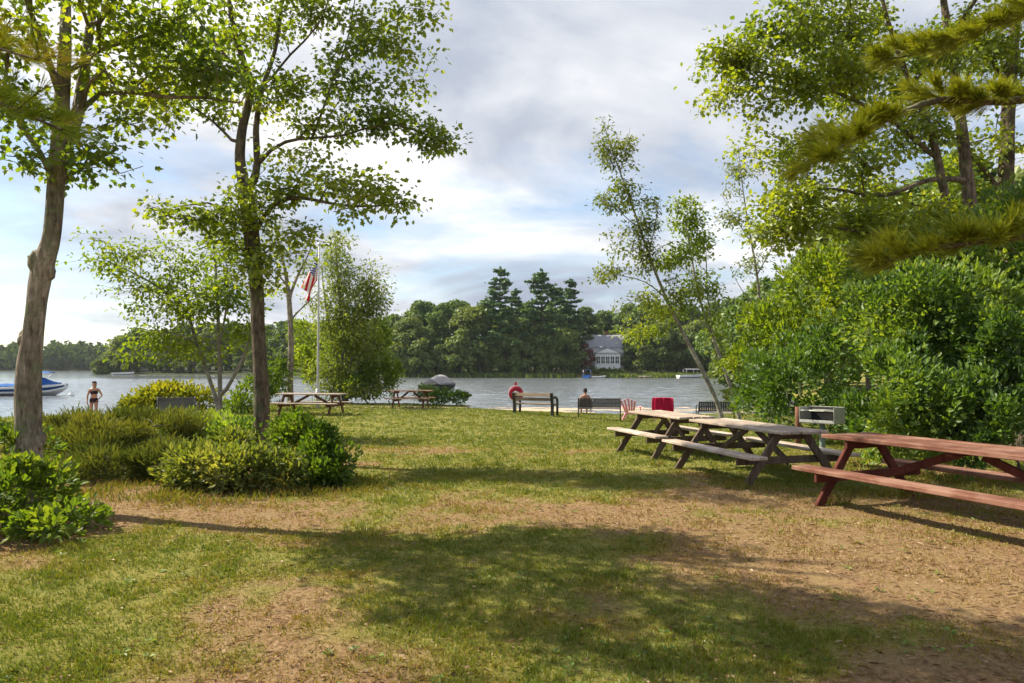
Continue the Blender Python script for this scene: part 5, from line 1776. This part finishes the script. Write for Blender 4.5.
small_boat('blue canopied boat tied up in front of the white house', 587, 148, R(80), 5.0, M['hull_blue'], M['blue_canvas'])
small_boat('small white open boat at the shore beside the blue canopied boat', 598, 147, R(20), 3.6, M['hull_white'])
small_boat('grey canopied boat at the opposite shore seen behind the leaning birch', 690, 148, R(10), 5.5, M['hull_white'], M['grey_tarp'])
small_boat('white boat lying at the tip of the wooded point', 124, 208, R(5), 6.0, M['hull_white'])

# red kayak with paddler beside a small dinghy
x = (171 - CX) / FPX * 62


def kayak(px, Y, rz):
    x = (px - CX) / FPX * Y
    o = empty('kayak', (x, Y, WATER_Z - .05), rz, 'red kayak drifting past behind the golden shrub', 'kayak')
    mb = MB()
    pts, rr = [], []
    for i in range(15):
        s = i / 14 * 2 - 1
        pts.append((s * 1.6, 0, .18 + .10 * s * s))
        rr.append(max(.02, .33 * (1 - abs(s) ** 2.2)))
    mb.tube(pts, rr, 12)
    mb.build('hull', M['kayak_red'], o)
    mb = MB()
    mb.lathe([(.26, 0), (.27, .03), (.25, .05)], 14, (0, 0, .49))
    mb.build('cockpit_rim', M['black_metal'], o)


kayak(172, 64, R(12))

# dock at the opposite shore
xd = (640 - CX) / FPX * 150
mb = MB()
for i in range(12):
    mb.box((0, -5.5 + i * .5, .32), (1.5, .46, .05), bev=0)
for sx in (-.7, .7):
    for yy in (-5.3, -2.5, 0):
        mb.tube([(sx, yy, -1.5), (sx, yy, .55)], .07, 6)
tag(mb.build('dock', M['deck_wood'], None, (xd, 151, WATER_Z), R(8)), 'small wooden dock across the water under the trees past the house', 'dock')


# ------------------------------------------------------------------ house
def house():
    Yh = 166
    xh = (602 - CX) / FPX * Yh
    zb = float(gz(xh, Yh)) - .1
    o = empty('lake_house', (xh, Yh, zb), R(-6), 'white two-storey house with a grey roof across the lake', 'house')
    o.scale = (1.12, 1.12, 1.12)
    w2, d2, h = 4.3, 4.0, 5.2
    MB().box((0, 0, h / 2), (w2 * 2, d2 * 2, h), bev=0).build('wall', M['siding'], o)
    mb = MB()
    e = .5
    a = [(-w2 - e, -d2 - e, h - .1), (w2 + e, -d2 - e, h - .1), (w2 + e, d2 + e, h - .1), (-w2 - e, d2 + e, h - .1)]
    r0, r1 = (-w2 + 2.2, 0, h + 2.7), (w2 + e, 0, h + 2.7)
    vs = [mb.bm.verts.new(p) for p in a + [r0, r1]]
    for f in ((0, 1, 5, 4), (2, 3, 4, 5), (3, 0, 4), (1, 2, 5), (0, 3, 2, 1)):
        mb.bm.faces.new([vs[i] for i in f])
    rf = mb.build('roof', M['roof_grey'], o)
    MB().box((1.0, .4, h + 2.7), (.8, .8, 1.6), bev=0).build('chimney', M['post_wood'], rf)
    # projecting sun room with its low gable
    MB().box((1.0, -d2 - 1.2, 1.95), (5.0, 2.4, 3.9), bev=0).build('sun_room_wall', M['siding'], o)
    MB().poly_prism([(-1.9, 3.92), (3.9, 3.92), (1.0, 5.1)], -d2 - 2.75, -d2 + .1).build('sun_room_roof', M['roof_grey'], o)
    MB().poly_prism([(-1.3, 3.94), (3.3, 3.94), (1.0, 4.86)], -d2 - 2.82, -d2 - 2.755).build('gable_panel', M['siding'], o)

    def window(x, y, z, ww, hh):
        f = MB().box((x, y, z), (ww + .2, .10, hh + .2), bev=0).build('window', M['white_paint'], o)
        MB().box((x, y - .055, z), (ww, .03, hh), bev=0).build('pane', M['glass_dark'], f)
        mbb = MB()
        mbb.box((x, y - .075, z), (.06, .02, hh), bev=0)
        mbb.box((x, y - .076, z), (ww, .02, .06), bev=0)
        mbb.build('muntin', M['white_paint'], f)
    for i in range(5):
        window(-.9 + i * .95, -d2 - 2.44, 2.5, .72, 1.4)
    for x_ in (-3.3, -2.3):
        window(x_, -d2 - .04, 4.1, .8, 1.3)
    window(-2.9, -d2 - .04, 1.6, 1.7, 1.9)
    # side porch
    MB().box((w2 + 1.6, -.6, 3.2), (3.2, 5.0, .25), bev=0).build('porch_roof', M['roof_grey'], o)
    for yy in (-2.9, 1.6):
        MB().box((w2 + 3.0, yy, 1.5), (.2, .2, 3.1), bev=0).build('porch_post', M['white_paint'], o)
    MB().box((w2 + 1.6, -.6, .2), (3.2, 5.0, .3), bev=0).build('porch_floor', M['deck_wood'], o)


house()
g = G(617, 158)
shrub('foundation_shrub', 'low clipped hedge along the front lawn of the white house',
      [(600, 373, 159, 14, 3.2, 1.6, 700), (614, 373, 158, 12, 3.2, 1.6, 600)], 'clump', .55, M['far_leaf_light'], 6, stem_r=.04)


# ------------------------------------------------------------------ people
def skin_body(name, J, bones, rad, mat, parent=None, loc=(0, 0, 0), rz=0, root='pelvis', levels=2):
    names = list(J)
    me = bpy.data.meshes.new(name)
    me.from_pydata([J[k] for k in names], [(names.index(a), names.index(b)) for a, b in bones], [])
    o = bpy.data.objects.new(name, me)
    link(o, parent)
    o.location = tuple(float(v) for v in loc)
    o.rotation_euler = (0, 0, rz)
    md = o.modifiers.new('skin', 'SKIN')
    md.use_smooth_shade = True
    if not me.skin_vertices:
        me.skin_vertices.new()
    for i, k in enumerate(names):
        r = rad[k]
        me.skin_vertices[0].data[i].radius = (r, r) if np.isscalar(r) else r
        me.skin_vertices[0].data[i].use_root = (k == root)
    sd = o.modifiers.new('smooth', 'SUBSURF')
    sd.levels = sd.render_levels = levels
    me.materials.append(mat)
    return o


def person_parts(sit=False):
    """joint table in metres, facing -y, standing 1.70 m"""
    J = {'pelvis': (0, 0, .93), 'waist': (0, -.005, 1.06), 'chest': (0, .0, 1.24), 'collar': (0, .005, 1.38), 'neck': (0, 0, 1.45),
         'jaw': (0, -.025, 1.52), 'head': (0, -.012, 1.60), 'crown': (0, .0, 1.665)}
    Rr = {'pelvis': (.150, .115), 'waist': (.125, .092), 'chest': (.148, .108), 'collar': (.105, .075), 'neck': .052, 'jaw': (.058, .066), 'head': (.076, .092), 'crown': (.058, .07)}
    B = [('pelvis', 'waist'), ('waist', 'chest'), ('chest', 'collar'), ('collar', 'neck'), ('neck', 'jaw'), ('jaw', 'head'), ('head', 'crown')]
    for s, sd in ((-1, 'r'), (1, 'l')):
        if not sit:
            J.update({'hip' + sd: (s * .095, 0, .85), 'knee' + sd: (s * .10, -.01 - .02 * s, .48), 'ankle' + sd: (s * .11, .02, .09), 'toe' + sd: (s * .13, -.13, .03)})
        else:
            J.update({'hip' + sd: (s * .10, -.06, .90), 'knee' + sd: (s * .13, -.47, .98), 'ankle' + sd: (s * .13, -.60, .58), 'toe' + sd: (s * .14, -.75, .54)})
        Rr.update({'hip' + sd: .092, 'knee' + sd: .056, 'ankle' + sd: .036, 'toe' + sd: (.042, .028)})
        B += [('pelvis', 'hip' + sd), ('hip' + sd, 'knee' + sd), ('knee' + sd, 'ankle' + sd), ('ankle' + sd, 'toe' + sd)]
        el = (s * .27, .03, 1.08) if s < 0 else (s * .30, .06, 1.10)
        wr = (s * .25, -.05, .86) if s < 0 else (s * .20, -.04, .95)
        J.update({'shoulder' + sd: (s * .175, .01, 1.36), 'elbow' + sd: el, 'wrist' + sd: wr})
        Rr.update({'shoulder' + sd: .055, 'elbow' + sd: .038, 'wrist' + sd: .026})
        B += [('collar', 'shoulder' + sd), ('shoulder' + sd, 'elbow' + sd), ('elbow' + sd, 'wrist' + sd)]
        wv, ev = Vector(wr), Vector(el)
        d = (wv - ev).normalized()
        side = Vector((0, -1, 0))
        palm = wv + d * .07
        J['palm' + sd] = tuple(palm)
        Rr['palm' + sd] = (.034, .018)
        B.append(('wrist' + sd, 'palm' + sd))
        for k, (off, ln) in enumerate(((-.027, .062), (-.009, .074), (.009, .070), (.026, .055))):
            a = palm + side * off + d * .035
            b2 = a + d * ln * .6 + Vector((-s * .006, 0, 0))
            c2 = b2 + d * ln * .4 + Vector((-s * .016, 0, 0))
            for nm, q, r in (('a', a, .0095), ('b', b2, .0085), ('c', c2, .007)):
                J['f%d%s%s' % (k, nm, sd)] = tuple(q)
                Rr['f%d%s%s' % (k, nm, sd)] = r
            B += [('palm' + sd, 'f%da%s' % (k, sd)), ('f%da%s' % (k, sd), 'f%db%s' % (k, sd)), ('f%db%s' % (k, sd), 'f%dc%s' % (k, sd))]
        t1 = wv + d * .03 + side * .03
        t2 = t1 + d * .035 + side * .022
        for nm, q, r in (('ta', t1, .011), ('tb', t2, .009)):
            J[nm + sd] = tuple(q)
            Rr[nm + sd] = r
        B += [('wrist' + sd, 'ta' + sd), ('ta' + sd, 'tb' + sd)]
    return J, B, Rr


def face_and_hair(body, long_hair):
    mb = MB()
    # nose, brows, ears and mouth as small relief pieces
    mb.tube([(0, -.098, 1.615), (0, -.118, 1.578), (0, -.104, 1.570)], [.010, .014, .010], 6)
    for s in (-1, 1):
        mb.tube([(s * .080, .0, 1.63), (s * .090, .006, 1.60), (s * .078, .0, 1.565)], [.010, .014, .009], 6)
    mb.build('face', M['skin'], body)
    mb = MB()
    for s in (-1, 1):
        mb.tube([(s * .022, -.098, 1.612), (s * .032, -.099, 1.614), (s * .042, -.094, 1.612)], [.004, .007, .004], 6)
    mb.build('eyes', M['hair'], body)
    mb = MB()
    mb.grid(lambda u, v: (.094 * math.sin(v * 2.0) * math.cos(u * 2 * math.pi), .012 + .106 * math.sin(v * 2.0) * math.sin(u * 2 * math.pi) * (1.0 if math.sin(u * 2 * math.pi) > 0 else .86 - .30 * v),
                          1.615 + .125 * math.cos(v * (2.0 if math.sin(u * 2 * math.pi) > -.3 else 1.25))), 20, 8, .012)
    if long_hair:
        mb.tube([(0, .085, 1.66), (0, .13, 1.60), (0, .115, 1.46), (0, .10, 1.36)], [.05, .06, .045, .015], 9)
    mb.build('hair', M['hair'], body)


def band(name, body, prof, mat, z0, z1):
    """a garment shell following the body outline between two heights"""
    def fn(u, v):
        a = u * 2 * math.pi
        k = v * (len(prof) - 1)
        i = min(int(k), len(prof) - 2)
        f = k - i
        rx = prof[i][0] * (1 - f) + prof[i + 1][0] * f
        ry = prof[i][1] * (1 - f) + prof[i + 1][1] * f
        return (rx * math.cos(a), ry * math.sin(a), z0 + (z1 - z0) * v)
    MB().grid(fn, 24, 8, .006).build(name, mat, body)


Yp = 31.0
xp = (95 - CX) / FPX * Yp
J, B, Rr = person_parts()
zp = W(95, 381.5, Yp)[2] - 1.72
pb = skin_body('person', J, B, Rr, M['skin'], None, (xp, Yp, zp), R(15))
tag(pb, 'bather in dark two-piece swimwear standing in the shallows by the beach', 'person')
face_and_hair(pb, True)
band('swim_shorts', pb, [(.165, .125), (.178, .135), (.172, .130), (.15, .112)], M['swim_dark'], .80, .99)
band('swim_top', pb, [(.142, .112), (.160, .130), (.150, .118)], M['swim_dark'], 1.17, 1.31)

Ys = 32.0
xs_ = (585 - CX) / FPX * Ys
zs = W(585, 389.0, Ys)[2] - 1.70
J, B, Rr = person_parts(True)
pb = skin_body('person', J, B, Rr, M['skin'], None, (xs_, Ys, zs), R(180))
tag(pb, 'dark-haired person seated facing the lake, head showing above the mesh bench', 'person')
face_and_hair(pb, False)
band('swim_shorts', pb, [(.168, .13), (.18, .14), (.17, .13), (.15, .115)], M['dull_grey'], .82, 1.02)
gs = np.array([xs_, Ys, float(gz(xs_, Ys))])
o = empty('low_beach_chair', gs, R(180), 'low beach chair under the seated dark-haired person', 'chair', 'beach chairs by the lake')
sz_ = max(.2, zs + .80 - gs[2])
MB().grid(lambda u, v: ((u - .5) * .56, -.45 + .62 * v, sz_ - .02 * math.sin(v * 3.1)), 6, 6, .012).build('seat', M['dull_grey'], o)
MB().grid(lambda u, v: ((u - .5) * .56, .17 + .16 * v, sz_ + .42 * v), 6, 6, .012).build('backrest', M['dull_grey'], o)
for s in (-1, 1):
    MB().tube([(s * .29, -.46, sz_), (s * .29, .17, sz_ - .01), (s * .29, .34, sz_ + .44)], .012, 6).build('frame_tube', M['alu'], o)
    MB().tube([(s * .29, -.40, -.02), (s * .29, -.30, sz_)], .012, 6).build('leg', M['alu'], o)
    MB().tube([(s * .29, .22, -.02), (s * .29, .10, sz_)], .012, 6).build('leg', M['alu'], o)


# ------------------------------------------------------------------ air over the lake
hz = bpy.data.materials.new('lake_air')
hz.use_nodes = True
t = NT(hz.node_tree)
v = t.n('ShaderNodeVolumePrincipled', {'Color': (.80, .88, .97, 1), 'Density': 0.00014})
t.n('ShaderNodeOutputMaterial', {'Volume': v.outputs[0]})
mb = MB()
mb.box((0, 300, 46), (1500, 840, 98), bev=0)
hzo = mb.build('haze', hz)
tag(hzo, 'thin summer haze over the lake', 'haze', kind='stuff')
